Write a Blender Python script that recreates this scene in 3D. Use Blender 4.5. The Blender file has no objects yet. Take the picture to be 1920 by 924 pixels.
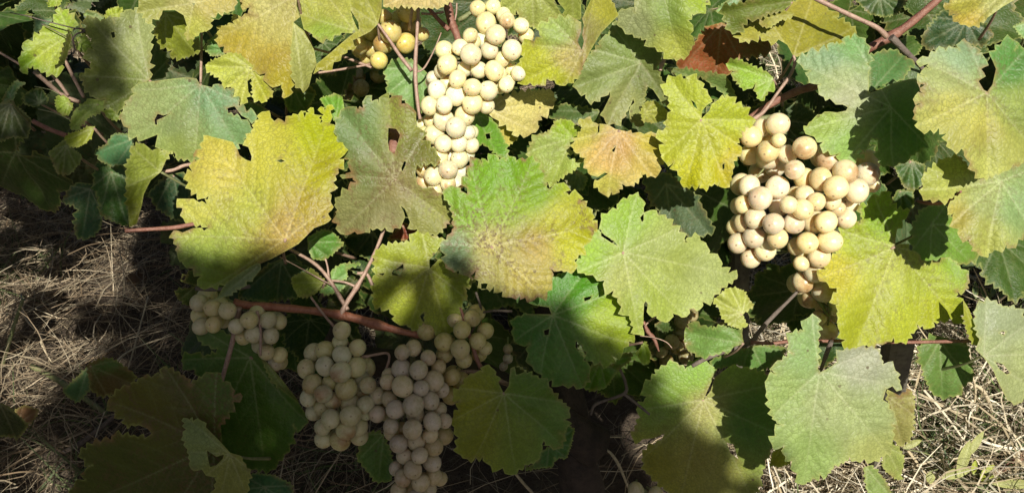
import bpy, bmesh, math, random
import numpy as np
from mathutils import Vector, Matrix, Quaternion
from mathutils.geometry import delaunay_2d_cdt

random.seed(7)
rng = np.random.default_rng(7)
scn = bpy.context.scene
COL = scn.collection

# ------------------------------------------------------------------ camera
W, H = 1920.0, 924.0
HFOV = math.radians(60)
F = W / 2 / math.tan(HFOV / 2)                 # focal length in photo pixels
CAM_H, PITCH = 1.25, math.radians(37)
cam_d = bpy.data.cameras.new('camera')
cam_d.sensor_width = 36
cam_d.angle = HFOV
cam_d.clip_start = 0.01
cam_d.clip_end = 2000
cam = bpy.data.objects.new('camera', cam_d)
COL.objects.link(cam)
CP = Vector((0, 0, CAM_H))
cam.location = CP
cam.rotation_euler = (math.pi / 2 - PITCH, 0, 0)
scn.camera = cam
RIGHT = Vector((1, 0, 0))
FWD = Vector((0, math.cos(PITCH), -math.sin(PITCH)))
UP = RIGHT.cross(FWD)

# ------------------------------------------------------------------ sun and sky
SUN_PX = (740.0, 680.0)                        # where the camera's own shadow would fall
S = (FWD + RIGHT * ((SUN_PX[0] - W / 2) / F) - UP * ((SUN_PX[1] - H / 2) / F)).normalized()
sun_d = bpy.data.lights.new('sun', 'SUN')
sun_d.energy = 5.0
sun_d.angle = math.radians(0.53)
sun_d.color = (1.0, 0.95, 0.86)
sun = bpy.data.objects.new('sun', sun_d)
COL.objects.link(sun)
sun.rotation_euler = S.to_track_quat('-Z', 'Y').to_euler()
sun.location = (1, -4, 5)
world = bpy.data.worlds.new('World')
scn.world = world
world.use_nodes = True
wn = world.node_tree
sky = wn.nodes.new('ShaderNodeTexSky')
sky.sky_type = 'NISHITA'
sky.sun_disc = False
sky.air_density = 0.35
sky.dust_density = 1.6
sky.ozone_density = 0.3
toS = -S
sky.sun_elevation = math.asin(toS.z)
sky.sun_rotation = math.atan2(toS.x, toS.y)
bg = wn.nodes['Background']
bg.inputs['Strength'].default_value = 0.05
wn.links.new(sky.outputs[0], bg.inputs['Color'])
scn.view_settings.view_transform = 'Standard'
scn.view_settings.look = 'None'
scn.view_settings.exposure = 0.43
scn.view_settings.gamma = 1.0
scn.view_settings.use_curve_mapping = False
scn.cycles.max_bounces = 5
scn.cycles.diffuse_bounces = 3
scn.cycles.transmission_bounces = 3

# ------------------------------------------------------------------ helpers
def at(px, py, D):
    """world point seen at photo pixel (px, py), D metres along the view axis"""
    return CP + (FWD + RIGHT * ((px - W / 2) / F) - UP * ((py - H / 2) / F)) * D

_cp, _r, _u, _f = (np.array(v) for v in (CP, RIGHT, UP, FWD))
def at_np(P, D):
    P = np.asarray(P, float)
    return _cp + (_f + np.outer((P[:, 0] - W / 2) / F, _r) - np.outer((P[:, 1] - H / 2) / F, _u)) * np.asarray(D)[:, None]

CROPS = {}
for i, x in enumerate((0, 300, 600, 900, 1200, 1520)):
    CROPS['A%d' % (i + 1)] = (x, 0, 3.08)
    CROPS['B%d' % (i + 1)] = (x, 280, 3.08)
CROPS.update(C1=(0, 560, 2.538), C2=(300, 540, 3.08), C3=(600, 560, 3.08), C4=(900, 624, 3.08),
             C5=(1200, 540, 3.08), C6=(1435, 560, 2.538), P=(0, 0, 1.0))
for i in range(8):
    CROPS['P%d' % (i + 1)] = (480 * (i % 4), 462 * (i // 4), 2.0)

def px(*seq):
    """'A1 10,20 30,40 B1 ...' -> photo pixels; '~' switches teeth off, '^' on again"""
    out, flags, c, smooth = [], [], CROPS['P'], False
    for tok in ' '.join(seq).split():
        if tok in CROPS: c = CROPS[tok]
        elif tok == '~': smooth = True
        elif tok == '^': smooth = False
        else:
            v = [float(q) for q in tok.split(',')]
            out.append((c[0] + v[0] / c[2], c[1] + v[1] / c[2]) + tuple(q / c[2] for q in v[2:]))
            flags.append(smooth)
    return out, flags

def lin(c):
    return tuple(((v / 255) / 12.92 if v / 255 <= .04045 else ((v / 255 + .055) / 1.055) ** 2.4) for v in c)

def tag(o, label=None, cat=None, group=None, kind=None):
    if label: o['label'] = label
    if cat: o['category'] = cat
    if group: o['group'] = group
    if kind: o['kind'] = kind
    return o

def empty(name, loc):
    o = bpy.data.objects.new(name, None)
    o.empty_display_size = .05
    o.location = loc
    COL.objects.link(o)
    return o

def set_parent(o, parent):
    o.parent = parent
    o.matrix_parent_inverse = parent.matrix_basis.inverted() if parent.parent is None else \
        (parent_world(parent)).inverted()

def parent_world(o):
    m = o.matrix_basis.copy()
    if o.parent is not None:
        m = parent_world(o.parent) @ o.matrix_parent_inverse @ m
    return m

def mesh_np(name, V, T, smooth=True):
    """triangle or quad mesh from arrays"""
    me = bpy.data.meshes.new(name)
    V = np.asarray(V, np.float32); T = np.asarray(T, np.int32)
    n, k = T.shape
    me.vertices.add(len(V)); me.vertices.foreach_set('co', V.ravel())
    me.loops.add(n * k); me.loops.foreach_set('vertex_index', T.ravel())
    me.polygons.add(n)
    me.polygons.foreach_set('loop_start', np.arange(0, n * k, k, dtype=np.int32))
    me.polygons.foreach_set('loop_total', np.full(n, k, np.int32))
    me.polygons.foreach_set('use_smooth', np.full(n, smooth))
    me.update(calc_edges=True)
    return me

def obj(name, me, mat, loc=(0, 0, 0), parent=None):
    o = bpy.data.objects.new(name, me)
    if mat is not None and len(me.materials) == 0: me.materials.append(mat)
    o.location = loc
    COL.objects.link(o)
    if parent is not None: set_parent(o, parent)
    return o

def catmull(P, n=6):
    P = [np.asarray(p, float) for p in P]
    if len(P) < 3:
        return np.array([P[0] + (P[1] - P[0]) * t for t in np.linspace(0, 1, n + 1)])
    Q = [2 * P[0] - P[1]] + P + [2 * P[-1] - P[-2]]
    out = []
    for i in range(1, len(Q) - 2):
        for t in np.linspace(0, 1, n, endpoint=False):
            a, b, c, d = Q[i - 1:i + 3]
            out.append(.5 * (2 * b + (c - a) * t + (2 * a - 5 * b + 4 * c - d) * t * t + (3 * b - a - 3 * c + d) * t ** 3))
    out.append(P[-1])
    return np.array(out)

def tube_mesh(name, P, R, seg=10, bump=0.0, sub=6, knots=()):
    """tapered bent tube through points P (world) with radii R"""
    P = [np.array(p) for p in P]
    R = list(R) if hasattr(R, '__len__') else [R] * len(P)
    C = catmull(P, sub)
    r = np.interp(np.linspace(0, 1, len(C)), np.linspace(0, 1, len(R)), R)
    ph = random.random() * 9
    r = r * (1 + bump * np.sin(np.arange(len(C)) * 1.3 + ph) + bump * .7 * np.sin(np.arange(len(C)) * .53 + ph))
    for k, amt in knots:
        r = r * (1 + amt * np.exp(-((np.linspace(0, 1, len(C)) - k) / .025) ** 2))
    org = C[0].copy()
    V, T = [], []
    up = np.array((.3, .2, .93))
    for i in range(len(C)):
        t = C[min(i + 1, len(C) - 1)] - C[max(i - 1, 0)]
        t /= np.linalg.norm(t) + 1e-9
        a = np.cross(t, up); a /= np.linalg.norm(a) + 1e-9
        b = np.cross(t, a); up = -b if np.dot(-b, up) > 0 else b
        for k in range(seg):
            an = 2 * math.pi * k / seg
            rr = r[i] * (1 + .09 * bump * 10 * math.sin(an * 5 + ph))
            V.append(C[i] - org + rr * (math.cos(an) * a + math.sin(an) * b))
    for i in range(len(C) - 1):
        for k in range(seg):
            k2 = (k + 1) % seg
            T.append((i * seg + k, i * seg + k2, (i + 1) * seg + k2, (i + 1) * seg + k))
    me = mesh_np(name, V, T)
    bm = bmesh.new(); bm.from_mesh(me)
    bm.verts.ensure_lookup_table()
    try:
        bm.faces.new([bm.verts[k] for k in range(seg)])
        bm.faces.new([bm.verts[(len(C) - 1) * seg + k] for k in reversed(range(seg))])
    except ValueError:
        pass
    bmesh.ops.recalc_face_normals(bm, faces=bm.faces)
    bm.to_mesh(me); bm.free()
    return me, Vector(org)

# ------------------------------------------------------------------ materials
class NT:
    def __init__(self, name):
        self.m = bpy.data.materials.new(name)
        self.m.use_nodes = True
        self.t = self.m.node_tree
        self.out = self.t.nodes['Material Output']
        self.p = self.t.nodes['Principled BSDF']
    def n(self, typ, **kw):
        nd = self.t.nodes.new(typ)
        for k, v in kw.items(): setattr(nd, k, v)
        return nd
    def link(self, a, b): self.t.links.new(a, b)
    def put(self, sock, v):
        if hasattr(v, 'is_linked') or isinstance(v, bpy.types.NodeSocket): self.link(v, sock)
        else: sock.default_value = v
    def math(self, op, a, b=None, c=None, clamp=False):
        nd = self.n('ShaderNodeMath', operation=op, use_clamp=clamp)
        for s, v in zip(nd.inputs, (a, b, c)):
            if v is not None: self.put(s, v)
        return nd.outputs[0]
    def mix(self, fac, a, b, blend='MIX'):
        nd = self.n('ShaderNodeMix', data_type='RGBA', blend_type=blend)
        self.put(nd.inputs[0], fac)
        for s, v in ((nd.inputs[6], a), (nd.inputs[7], b)):
            self.put(s, v if not isinstance(v, tuple) else (tuple(v) + (1,))[:4])
        return nd.outputs[2]
    def ramp(self, v, lo, hi, a=0.0, b=1.0):
        nd = self.n('ShaderNodeMapRange', interpolation_type='SMOOTHSTEP')
        self.put(nd.inputs[0], v)
        nd.inputs[1].default_value, nd.inputs[2].default_value = lo, hi
        nd.inputs[3].default_value, nd.inputs[4].default_value = a, b
        return nd.outputs[0]
    def noise(self, vec, scale, detail=3, rough=.55):
        nd = self.n('ShaderNodeTexNoise')
        self.link(vec, nd.inputs['Vector'])
        nd.inputs['Scale'].default_value = scale
        nd.inputs['Detail'].default_value = detail
        nd.inputs['Roughness'].default_value = rough
        return nd.outputs[0]
    def bump(self, h, strength, dist):
        nd = self.n('ShaderNodeBump')
        nd.inputs['Strength'].default_value = strength
        nd.inputs['Distance'].default_value = dist
        self.link(h, nd.inputs['Height'])
        return nd.outputs[0]

def mat_leaf():
    m = NT('leaf')
    tc = m.n('ShaderNodeTexCoord').outputs['Object']
    oi = m.n('ShaderNodeObjectInfo')
    # every leaf gets its own patch of the patterns
    off = m.n('ShaderNodeVectorMath', operation='ADD')
    m.link(tc, off.inputs[0])
    sc = m.n('ShaderNodeVectorMath', operation='SCALE'); sc.inputs[0].default_value = (7.1, 3.3, 5.7)
    m.link(oi.outputs['Random'], sc.inputs['Scale'])
    m.link(sc.outputs[0], off.inputs[1])
    v = off.outputs[0]
    col = m.n('ShaderNodeAttribute', attribute_name='Col').outputs['Color']
    vein = m.n('ShaderNodeAttribute', attribute_name='vein').outputs['Fac']
    rim = m.n('ShaderNodeAttribute', attribute_name='rim').outputs['Fac']
    c = m.mix(1.0, col, oi.outputs['Color'], 'MULTIPLY')
    n1 = m.noise(v, 38, 4, .6); n2 = m.noise(v, 330, 3, .6)
    k = m.math('MULTIPLY', m.ramp(n1, .3, .7, .86, 1.12), m.ramp(n2, .25, .75, .88, 1.12))
    kk = m.n('ShaderNodeCombineColor')
    for i in range(3): m.link(k, kk.inputs[i])
    c = m.mix(1.0, c, kk.outputs[0], 'MULTIPLY')
    # paler, yellower patches between the veins
    n3 = m.noise(v, 75, 4, .65)
    c = m.mix(m.ramp(n3, .54, .78, 0, .12), c, (.36, .33, .1))
    vo = m.n('ShaderNodeTexVoronoi', feature='DISTANCE_TO_EDGE')
    m.link(v, vo.inputs['Vector']); vo.inputs['Scale'].default_value = 230
    net = m.ramp(vo.outputs['Distance'], 0.0, .10, 1, 0)
    c = m.mix(m.math('MULTIPLY', net, m.ramp(n1, .35, .65, .15, .46)), c, (.10, .12, .03))
    c = m.mix(m.math('MULTIPLY', vein, .8), c, m.mix(.34, m.mix(1.0, c, (1.4, 1.35, 1.6), 'MULTIPLY'), (.5, .5, .33)))
    c = m.mix(m.math('MULTIPLY', rim, .45), c, (.45, .46, .14))  # pale yellow margin, also painting in the light that catches the teeth
    # brown freckles, amount in the object colour's alpha
    n4 = m.noise(v, 260, 3, .7); n5 = m.noise(v, 32, 3, .6)
    nearv = m.n('ShaderNodeAttribute', attribute_name='nearvein').outputs['Fac']
    sp = m.math('MULTIPLY', m.ramp(n4, .47, .60), m.math('MAXIMUM', m.ramp(n5, .45, .65, 0, .8), nearv))
    c = m.mix(m.math('MULTIPLY', sp, oi.outputs['Alpha']), c, (.13, .085, .035))
    marg = m.n('ShaderNodeAttribute', attribute_name='margin').outputs['Fac']
    c = m.mix(m.math('MULTIPLY', m.math('MULTIPLY', marg, m.ramp(n5, .50, .62)), m.math('MULTIPLY', oi.outputs['Alpha'], 1.5, clamp=True)), c, (.22, .13, .055))
    vo2 = m.n('ShaderNodeTexVoronoi', feature='F1'); m.link(v, vo2.inputs['Vector']); vo2.inputs['Scale'].default_value = 42
    dot = m.math('MULTIPLY', m.ramp(vo2.outputs['Distance'], .05, .09, 1, 0), m.ramp(n5, .45, .55))
    c = m.mix(m.math('MULTIPLY', dot, .75), c, (.09, .06, .03))
    m.link(c, m.p.inputs['Base Color'])
    m.p.inputs['Roughness'].default_value = .48
    m.link(m.ramp(n1, .3, .7, .46, .6), m.p.inputs['Roughness'])
    m.p.inputs['Specular IOR Level'].default_value = .38
    h = m.math('ADD', m.math('MULTIPLY', m.ramp(vo.outputs['Distance'], 0, .3), .8), m.math('MULTIPLY', n2, .6))
    h = m.math('ADD', h, m.math('MULTIPLY', n3, .35))
    b = m.bump(h, .3, .001)
    m.link(b, m.p.inputs['Normal'])
    tr = m.n('ShaderNodeBsdfTranslucent')
    tcx = m.mix(1.0, c, (1.0, 1.25, .45), 'MULTIPLY')
    m.link(tcx, tr.inputs['Color']); m.link(b, tr.inputs['Normal'])
    mx = m.n('ShaderNodeMixShader'); mx.inputs[0].default_value = .22
    m.link(m.p.outputs[0], mx.inputs[1]); m.link(tr.outputs[0], mx.inputs[2])
    m.link(mx.outputs[0], m.out.inputs['Surface'])
    return m.m

def mat_grape():
    m = NT('grape_skin')
    tcn = m.n('ShaderNodeTexCoord').outputs['Object']
    oi = m.n('ShaderNodeObjectInfo')
    off = m.n('ShaderNodeVectorMath', operation='ADD'); m.link(tcn, off.inputs[0])
    sc = m.n('ShaderNodeVectorMath', operation='SCALE'); sc.inputs[0].default_value = (9.1, 6.3, 4.7)
    m.link(oi.outputs['Random'], sc.inputs['Scale']); m.link(sc.outputs[0], off.inputs[1])
    v = off.outputs[0]
    sep = m.n('ShaderNodeSeparateXYZ'); m.link(tcn, sep.inputs[0])
    nA = m.noise(v, .9, 3, .55)
    nB = m.noise(v, 3.2, 4, .6)
    c = m.mix(m.ramp(nA, .35, .65), oi.outputs['Color'], m.mix(1.0, oi.outputs['Color'], (.88, .90, .80), 'MULTIPLY'))
    bloom = m.ramp(nB, .35, .65, 0, .4)
    c = m.mix(bloom, c, m.mix(.5, oi.outputs['Color'], (.80, .78, .70)))
    # sunburnt brown cheek
    n6 = m.noise(v, 1.4, 3, .6)
    cheek = m.math('ADD', m.math('MULTIPLY', sep.outputs['Z'], .55), m.math('MULTIPLY', n6, .9))
    c = m.mix(m.math('MULTIPLY', m.ramp(cheek, .5, 1.1), oi.outputs['Alpha']), c, (.27, .12, .035))
    # freckles and the dark stylar scar at the pole
    vo = m.n('ShaderNodeTexVoronoi'); m.link(v, vo.inputs['Vector']); vo.inputs['Scale'].default_value = 3.4
    fr = m.math('MULTIPLY', m.ramp(vo.outputs['Distance'], .06, .12, 1, 0), m.ramp(nB, .45, .6))
    c = m.mix(m.math('MULTIPLY', fr, .7), c, (.16, .10, .05))
    nC = m.noise(v, 9, 3, .7)
    c = m.mix(m.math('MULTIPLY', m.math('MULTIPLY', m.ramp(nC, .55, .68), m.ramp(nA, .38, .62)), .6), c, (.30, .20, .10))
    rad2 = m.math('ADD', m.math('MULTIPLY', sep.outputs['X'], sep.outputs['X']), m.math('MULTIPLY', sep.outputs['Y'], sep.outputs['Y']))
    scar = m.math('MULTIPLY', m.ramp(rad2, .006, .013, 1, 0), m.ramp(sep.outputs['Z'], 0, .1))
    c = m.mix(m.math('MULTIPLY', scar, .65), c, (.16, .11, .06))
    m.link(c, m.p.inputs['Base Color'])
    m.p.inputs['Roughness'].default_value = .42
    m.link(m.ramp(nB, .3, .7, .24, .5), m.p.inputs['Roughness'])
    m.p.inputs['Specular IOR Level'].default_value = .5
    nb = m.bump(m.math('ADD', nB, m.math('MULTIPLY', nC, .4)), .12, .004)
    m.link(nb, m.p.inputs['Normal'])
    # translucent flesh under the bloom: light wanders inside and comes out amber
    fl = m.n('ShaderNodeBsdfPrincipled')
    m.link(m.mix(1.0, c, (1.06, .82, .36), 'MULTIPLY'), fl.inputs['Base Color'])
    fl.inputs['Roughness'].default_value = .3
    fl.inputs['Subsurface Weight'].default_value = 1.0
    fl.inputs['Subsurface Radius'].default_value = (1.0, .55, .16)
    fl.inputs['Subsurface Scale'].default_value = .014
    mx = m.n('ShaderNodeMixShader'); mx.inputs[0].default_value = .42
    m.link(m.p.outputs[0], mx.inputs[1]); m.link(fl.outputs[0], mx.inputs[2])
    m.link(mx.outputs[0], m.out.inputs['Surface'])
    return m.m

def mat_bark(name, c1, c2, scale=90, rough=.75, stretch=9.0, bump=.5):
    m = NT(name)
    tc = m.n('ShaderNodeTexCoord').outputs['Object']
    n1 = m.noise(tc, scale, 5, .65)
    n2 = m.noise(tc, scale * 4.5, 3, .6)
    c = m.mix(m.ramp(n1, .3, .7), c1, c2)
    c = m.mix(m.ramp(n2, .5, .75, 0, .5), c, tuple(x * .35 for x in c1))
    m.link(c, m.p.inputs['Base Color'])
    m.p.inputs['Roughness'].default_value = rough
    m.link(m.bump(m.math('ADD', n1, n2), bump, .002), m.p.inputs['Normal'])
    return m.m

def mat_straw(name, cols, transl=.15):
    m = NT(name)
    col = m.n('ShaderNodeAttribute', attribute_name='Col').outputs['Color']
    m.link(col, m.p.inputs['Base Color'])
    m.p.inputs['Roughness'].default_value = .6
    m.p.inputs['Specular IOR Level'].default_value = .3
    tr = m.n('ShaderNodeBsdfTranslucent'); m.link(col, tr.inputs['Color'])
    mx = m.n('ShaderNodeMixShader'); mx.inputs[0].default_value = transl
    m.link(m.p.outputs[0], mx.inputs[1]); m.link(tr.outputs[0], mx.inputs[2])
    m.link(mx.outputs[0], m.out.inputs['Surface'])
    return m.m

def mat_ground():
    m = NT('soil')
    tc = m.n('ShaderNodeTexCoord').outputs['Object']
    n1 = m.noise(tc, 3.0, 6, .65); n2 = m.noise(tc, 55, 5, .7); n3 = m.noise(tc, 240, 3, .7)
    c = m.mix(m.ramp(n1, .35, .65), (.075, .052, .034), (.13, .10, .065))
    c = m.mix(m.ramp(n2, .45, .7), c, (.16, .125, .08))
    c = m.mix(m.ramp(n3, .55, .7), c, (.035, .025, .018))
    m.link(c, m.p.inputs['Base Color'])
    m.p.inputs['Roughness'].default_value = .95
    m.link(m.bump(m.math('ADD', n2, n3), .9, .012), m.p.inputs['Normal'])
    return m.m

def mat_plain(name, c, rough=.7, scale=120):
    m = NT(name)
    tc = m.n('ShaderNodeTexCoord').outputs['Object']
    n = m.noise(tc, scale, 4, .6)
    m.link(m.mix(m.ramp(n, .3, .7), tuple(x * .75 for x in c), tuple(min(1, x * 1.2) for x in c)), m.p.inputs['Base Color'])
    m.p.inputs['Roughness'].default_value = rough
    m.link(m.bump(n, .3, .002), m.p.inputs['Normal'])
    return m.m

M_LEAF = mat_leaf()
M_GRAPE = mat_grape()
M_CANE = mat_bark('red_cane', (.17, .065, .042), (.27, .13, .085), 120, .55)
M_STALK = mat_bark('pink_stalk', (.27, .165, .12), (.40, .275, .20), 150, .5, bump=.3)
M_OLD = mat_bark('grey_brown_wood', (.10, .075, .058), (.17, .135, .11), 60, .85, bump=.8)
M_TRUNK = mat_bark('shaggy_bark', (.022, .016, .013), (.06, .042, .032), 45, .9, bump=1.0)
M_GREENSTALK = mat_bark('green_stalk', (.16, .19, .07), (.24, .24, .11), 110, .6, bump=.3)
M_STRAW = mat_straw('straw', None)
M_GROUND = mat_ground()
# ------------------------------------------------------------------ ground, posts
gx = np.linspace(-1, 1, 90); gx = np.sign(gx) * (np.abs(gx) ** 3) * 150 + gx * 2.5
GX, GY = np.meshgrid(gx, gx + 1.6)
GZ = (.018 * np.sin(GX * 3.1 + 1) * np.cos(GY * 2.7) + .012 * np.sin(GX * 7.3 + GY * 5.1)) * np.exp(-((GX / 6) ** 2 + (GY / 8) ** 2))
gv = np.stack([GX.ravel(), GY.ravel(), GZ.ravel()], 1)
n = 90
ii, jj = np.meshgrid(np.arange(n - 1), np.arange(n - 1))
q = (jj * n + ii).ravel()
ground = obj('ground', mesh_np('ground', gv, np.stack([q, q + 1, q + n + 1, q + n], 1)), M_GROUND)
tag(ground, 'bare brown vineyard soil under dry grass', 'ground', kind='structure')

def on_ground(pxx, pyy):
    d = FWD + RIGHT * ((pxx - W / 2) / F) - UP * ((pyy - H / 2) / F)
    return CP + d * (CP.z / -d.z)

# ------------------------------------------------------------------ leaf maker
from mathutils.kdtree import KDTree
D0 = 0.92
K_LIT = 1.45          # sunlit display value over albedo

def wob(seed, lo, hi, cnt=5):
    r = np.random.default_rng(seed)
    a = r.uniform(0, 2 * math.pi, cnt); f = r.uniform(lo, hi, cnt); p = r.uniform(0, 6.28, cnt)
    return lambda X, Y: sum(np.sin((X * math.cos(a[i]) + Y * math.sin(a[i])) * f[i] + p[i]) for i in range(cnt)) / cnt

def inside(P, poly):
    poly = np.asarray(poly)
    xi, yi = poly[:, 0], poly[:, 1]; xj, yj = np.roll(xi, 1), np.roll(yi, 1)
    dy = np.where(yj == yi, 1e-9, yj - yi)
    res = np.empty(len(P), bool)
    for s in range(0, len(P), 3000):
        x, y = P[s:s + 3000, 0:1], P[s:s + 3000, 1:2]
        res[s:s + 3000] = ((((yi > y) != (yj > y)) & (x < (xj - xi) * (y - yi) / dy + xi)).sum(1) % 2).astype(bool)
    return res

def toothed(poly, flags, J, R, r, step, amp):
    """subdivide an outline and give it saw teeth"""
    P = np.array(poly)
    A = .5 * np.sum(P[:, 0] * np.roll(P[:, 1], -1) - np.roll(P[:, 0], -1) * P[:, 1])
    sgn = 1 if A > 0 else -1
    out = []
    for i in range(len(P)):
        a, b = P[i], P[(i + 1) % len(P)]
        d = b - a; L = np.hypot(*d)
        if L < 1e-6: continue
        nrm = np.array((d[1], -d[0])) / L * sgn
        near = np.hypot(*((a + b) / 2 - J)) < .16 * R
        if flags[i] or near or L < step * .55:
            k = max(1, int(L / 6))
            for t in range(k): out.append(a + d * t / k)
            continue
        k = max(1, round(L / (step * r.uniform(.75, 1.25))))
        ts = np.linspace(0, 1, k + 1); ts[1:-1] += r.uniform(-.22, .22, k - 1) / k
        for t in range(k):
            t0, t1 = ts[t], ts[t + 1]
            h = amp * r.choice((.45, .7, 1.0, 1.25)) * r.uniform(.8, 1.15) * min(1.3, (L / k) / step)
            out.append(a + d * t0)
            tip = t0 + (t1 - t0) * r.uniform(.45, .8)
            out.append(a + d * (t0 + (tip - t0) * .5) + nrm * h * .62)
            out.append(a + d * tip + nrm * h)
            out.append(a + d * (tip + (t1 - tip) * .55) + nrm * h * .38)
    # drop near duplicates
    res = [out[0]]
    for p in out[1:]:
        if np.hypot(*(p - res[-1])) > .7: res.append(p)
    if np.hypot(*(res[0] - res[-1])) < .7: res.pop()
    return np.array(res)

def leaf_mesh(poly, flags, J, stops, holes=(), tilt=(0, 0), cup=.25, wave=1.0, fold=None, under=False,
              seed=0, grid=3.6, step=None, teeth=1.0, depth=D0, flat=None, quilt=1.0):
    """leaf blade traced in photo pixels; its depth field gives it tilt, cupping, ripples, folds"""
    r = np.random.default_rng(seed)
    J = np.array(J, float)
    P0 = np.array(poly)
    R = np.max(np.hypot(*(P0 - J).T))
    if step is None: step = max(5.5, min(17.0, R * .11))
    out = toothed(poly, flags, J, R, r, step, step * .5 * teeth)
    # veins: from the stalk joint to the tips of the lobes
    rel = out - J; ang = np.arctan2(rel[:, 1], rel[:, 0]); dist = np.hypot(rel[:, 0], rel[:, 1])
    tips = []
    for i in np.argsort(-dist):
        if dist[i] < .38 * R: break
        if all(abs((ang[i] - ang[t] + math.pi) % (2 * math.pi) - math.pi) > math.radians(33) for t in tips): tips.append(i)
        if len(tips) == 6: break
    mains = []
    for t in tips:
        L = dist[t]; a = ang[t]; bend = r.uniform(-.1, .1)
        s = np.linspace(0, .97, max(6, int(L / 3)))
        mains.append(J + np.stack([np.cos(a + bend * (s - 1) * s * 2), np.sin(a + bend * (s - 1) * s * 2)], 1) * (L * s)[:, None])
    sec = []
    gap = max(9.0, R * .12)
    for mi, mv in enumerate(mains):
        Lm = np.hypot(*(mv[-1] - mv[0])); dirv = (mv[-1] - mv[0]) / (Lm + 1e-6)
        others = [m2 for k2, m2 in enumerate(mains) if k2 != mi]
        oth = np.concatenate(others) if others else np.zeros((1, 2)) + 1e6
        s0 = gap * .9
        side = 1
        while s0 < Lm * .95:
            p = mv[min(len(mv) - 1, int(s0 / Lm * len(mv)))]
            a = math.radians(48 + r.uniform(-6, 6)) * side
            dd = np.array((dirv[0] * math.cos(a) - dirv[1] * math.sin(a), dirv[0] * math.sin(a) + dirv[1] * math.cos(a)))
            ln = np.arange(3, R * .6, 3.0)
            cc = p + np.outer(ln, dd) + np.outer(ln * ln * .0012, dirv)
            bad = ~inside(cc, out) | (np.sqrt(((cc[:, None] - oth[None, ::2]) ** 2).sum(2).min(1)) < ln * .55)
            pts = cc[:np.argmax(bad)] if bad.any() else cc
            if len(pts) > 2: sec.append(np.array(pts))
            side = -side
            s0 += gap * .5 * r.uniform(.8, 1.2)
    Vm = np.concatenate(mains) if mains else np.zeros((0, 2))
    Vs = np.concatenate(sec) if sec else np.zeros((0, 2))
    # interior points
    lo, hi = out.min(0), out.max(0)
    xs = np.arange(lo[0], hi[0], grid); ys = np.arange(lo[1], hi[1], grid * .866)
    X, Y = np.meshgrid(xs, ys); X = X + (np.arange(len(ys)) % 2)[:, None] * grid / 2
    G = np.stack([X.ravel(), Y.ravel()], 1) + r.uniform(-.25, .25, (X.size, 2)) * grid
    G = G[inside(G, out)]
    ring = np.concatenate([out] + [np.array(h) for h in holes]) if holes else out
    def mind(A, B):
        if len(B) == 0: return np.full(len(A), 1e3)
        kd = KDTree(len(B))
        for i_, b_ in enumerate(B.tolist()): kd.insert((b_[0], b_[1], 0), i_)
        kd.balance()
        fn = kd.find
        return np.array([fn((q_[0], q_[1], 0))[2] for q_ in A.tolist()]) if len(A) else np.zeros(0)
    G = G[(mind(G, ring) > grid * .55)]
    allv = [G]
    if len(Vm):
        Vm = Vm[inside(Vm, out)]
        keep = mind(Vm, ring) > 1.5; Vm = Vm[keep]
        G = G[mind(G, Vm) > 1.5]
    if len(Vs):
        Vs = Vs[mind(Vs, ring) > 1.5]
        if len(Vm): Vs = Vs[mind(Vs, Vm) > 2.2]
        if len(Vs): G = G[mind(G, Vs) > 1.3]
    nb = len(out)
    loops = [list(range(nb))]
    pts = [out]; cnt = nb
    for h in holes:
        h = np.array(h); pts.append(h); loops.append(list(range(cnt, cnt + len(h)))); cnt += len(h)
    pts += [Vm, Vs, G]
    A = np.concatenate([p for p in pts if len(p)])
    edges = []
    for lp in loops: edges += [(lp[k], lp[(k + 1) % len(lp)]) for k in range(len(lp))]
    res = delaunay_2d_cdt([Vector(p) for p in A], edges, [], 0, 1e-4, False)
    V = np.array([tuple(v) for v in res[0]]); T = np.array([f for f in res[2] if len(f) == 3])
    cen = V[T].mean(1)
    ok = inside(cen, out)
    for h in holes: ok &= ~inside(cen, np.array(h))
    T = T[ok]
    # consistent winding, facing the camera
    a, b, c = V[T[:, 0]], V[T[:, 1]], V[T[:, 2]]
    cr = (b[:, 0] - a[:, 0]) * (c[:, 1] - a[:, 1]) - (b[:, 1] - a[:, 1]) * (c[:, 0] - a[:, 0])
    T[cr > 0] = T[cr > 0][:, ::-1]
    used = np.unique(T); remap = -np.ones(len(V), int); remap[used] = np.arange(len(used))
    V = V[used]; T = remap[T]
    # attributes
    dm, ds, dr = mind(V, Vm), mind(V, Vs), mind(V, ring)
    vein = np.clip(np.exp(-(dm / 1.4) ** 2) + .25 * np.exp(-(ds / 1.1) ** 2), 0, 1)
    fade = np.clip(1 - np.hypot(*(V - J).T) / (R * 1.1), .15, 1)
    vein = vein * fade
    rim = np.exp(-(dr / 2.2) ** 2)
    # depth field (metres); 1 photo pixel is about D/F metres
    m = depth / F
    dx, dy = (V - J).T
    rr = np.hypot(dx, dy) / R
    Z = np.zeros(len(V))
    Z += (dx * math.tan(math.radians(tilt[0])) + dy * math.tan(math.radians(tilt[1]))) * m
    Z += cup * .5 * R * m * (rr ** 2 - .15)
    w1 = wob(seed + 11, 2.2 / R, 5.0 / R); w2 = wob(seed + 23, 9 / R, 16 / R)
    Z += wave * .15 * R * m * w1(dx, dy) * (.25 + rr)
    Z += wave * .035 * R * m * w2(dx, dy) * rr
    dv = np.minimum(dm * .9, ds)
    sg = -1 if not under else 1
    Z += sg * quilt * .0005 * (1 - np.exp(-(dv / 5.0) ** 2))
    w3 = wob(seed + 37, .30, .62, 7)
    Z += quilt * .00022 * w3(V[:, 0], V[:, 1])
    # lobes fold a little along the main veins
    Z += -sg * .004 * np.exp(-(dm / (.10 * R)) ** 2) * (.3 + rr)
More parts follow.
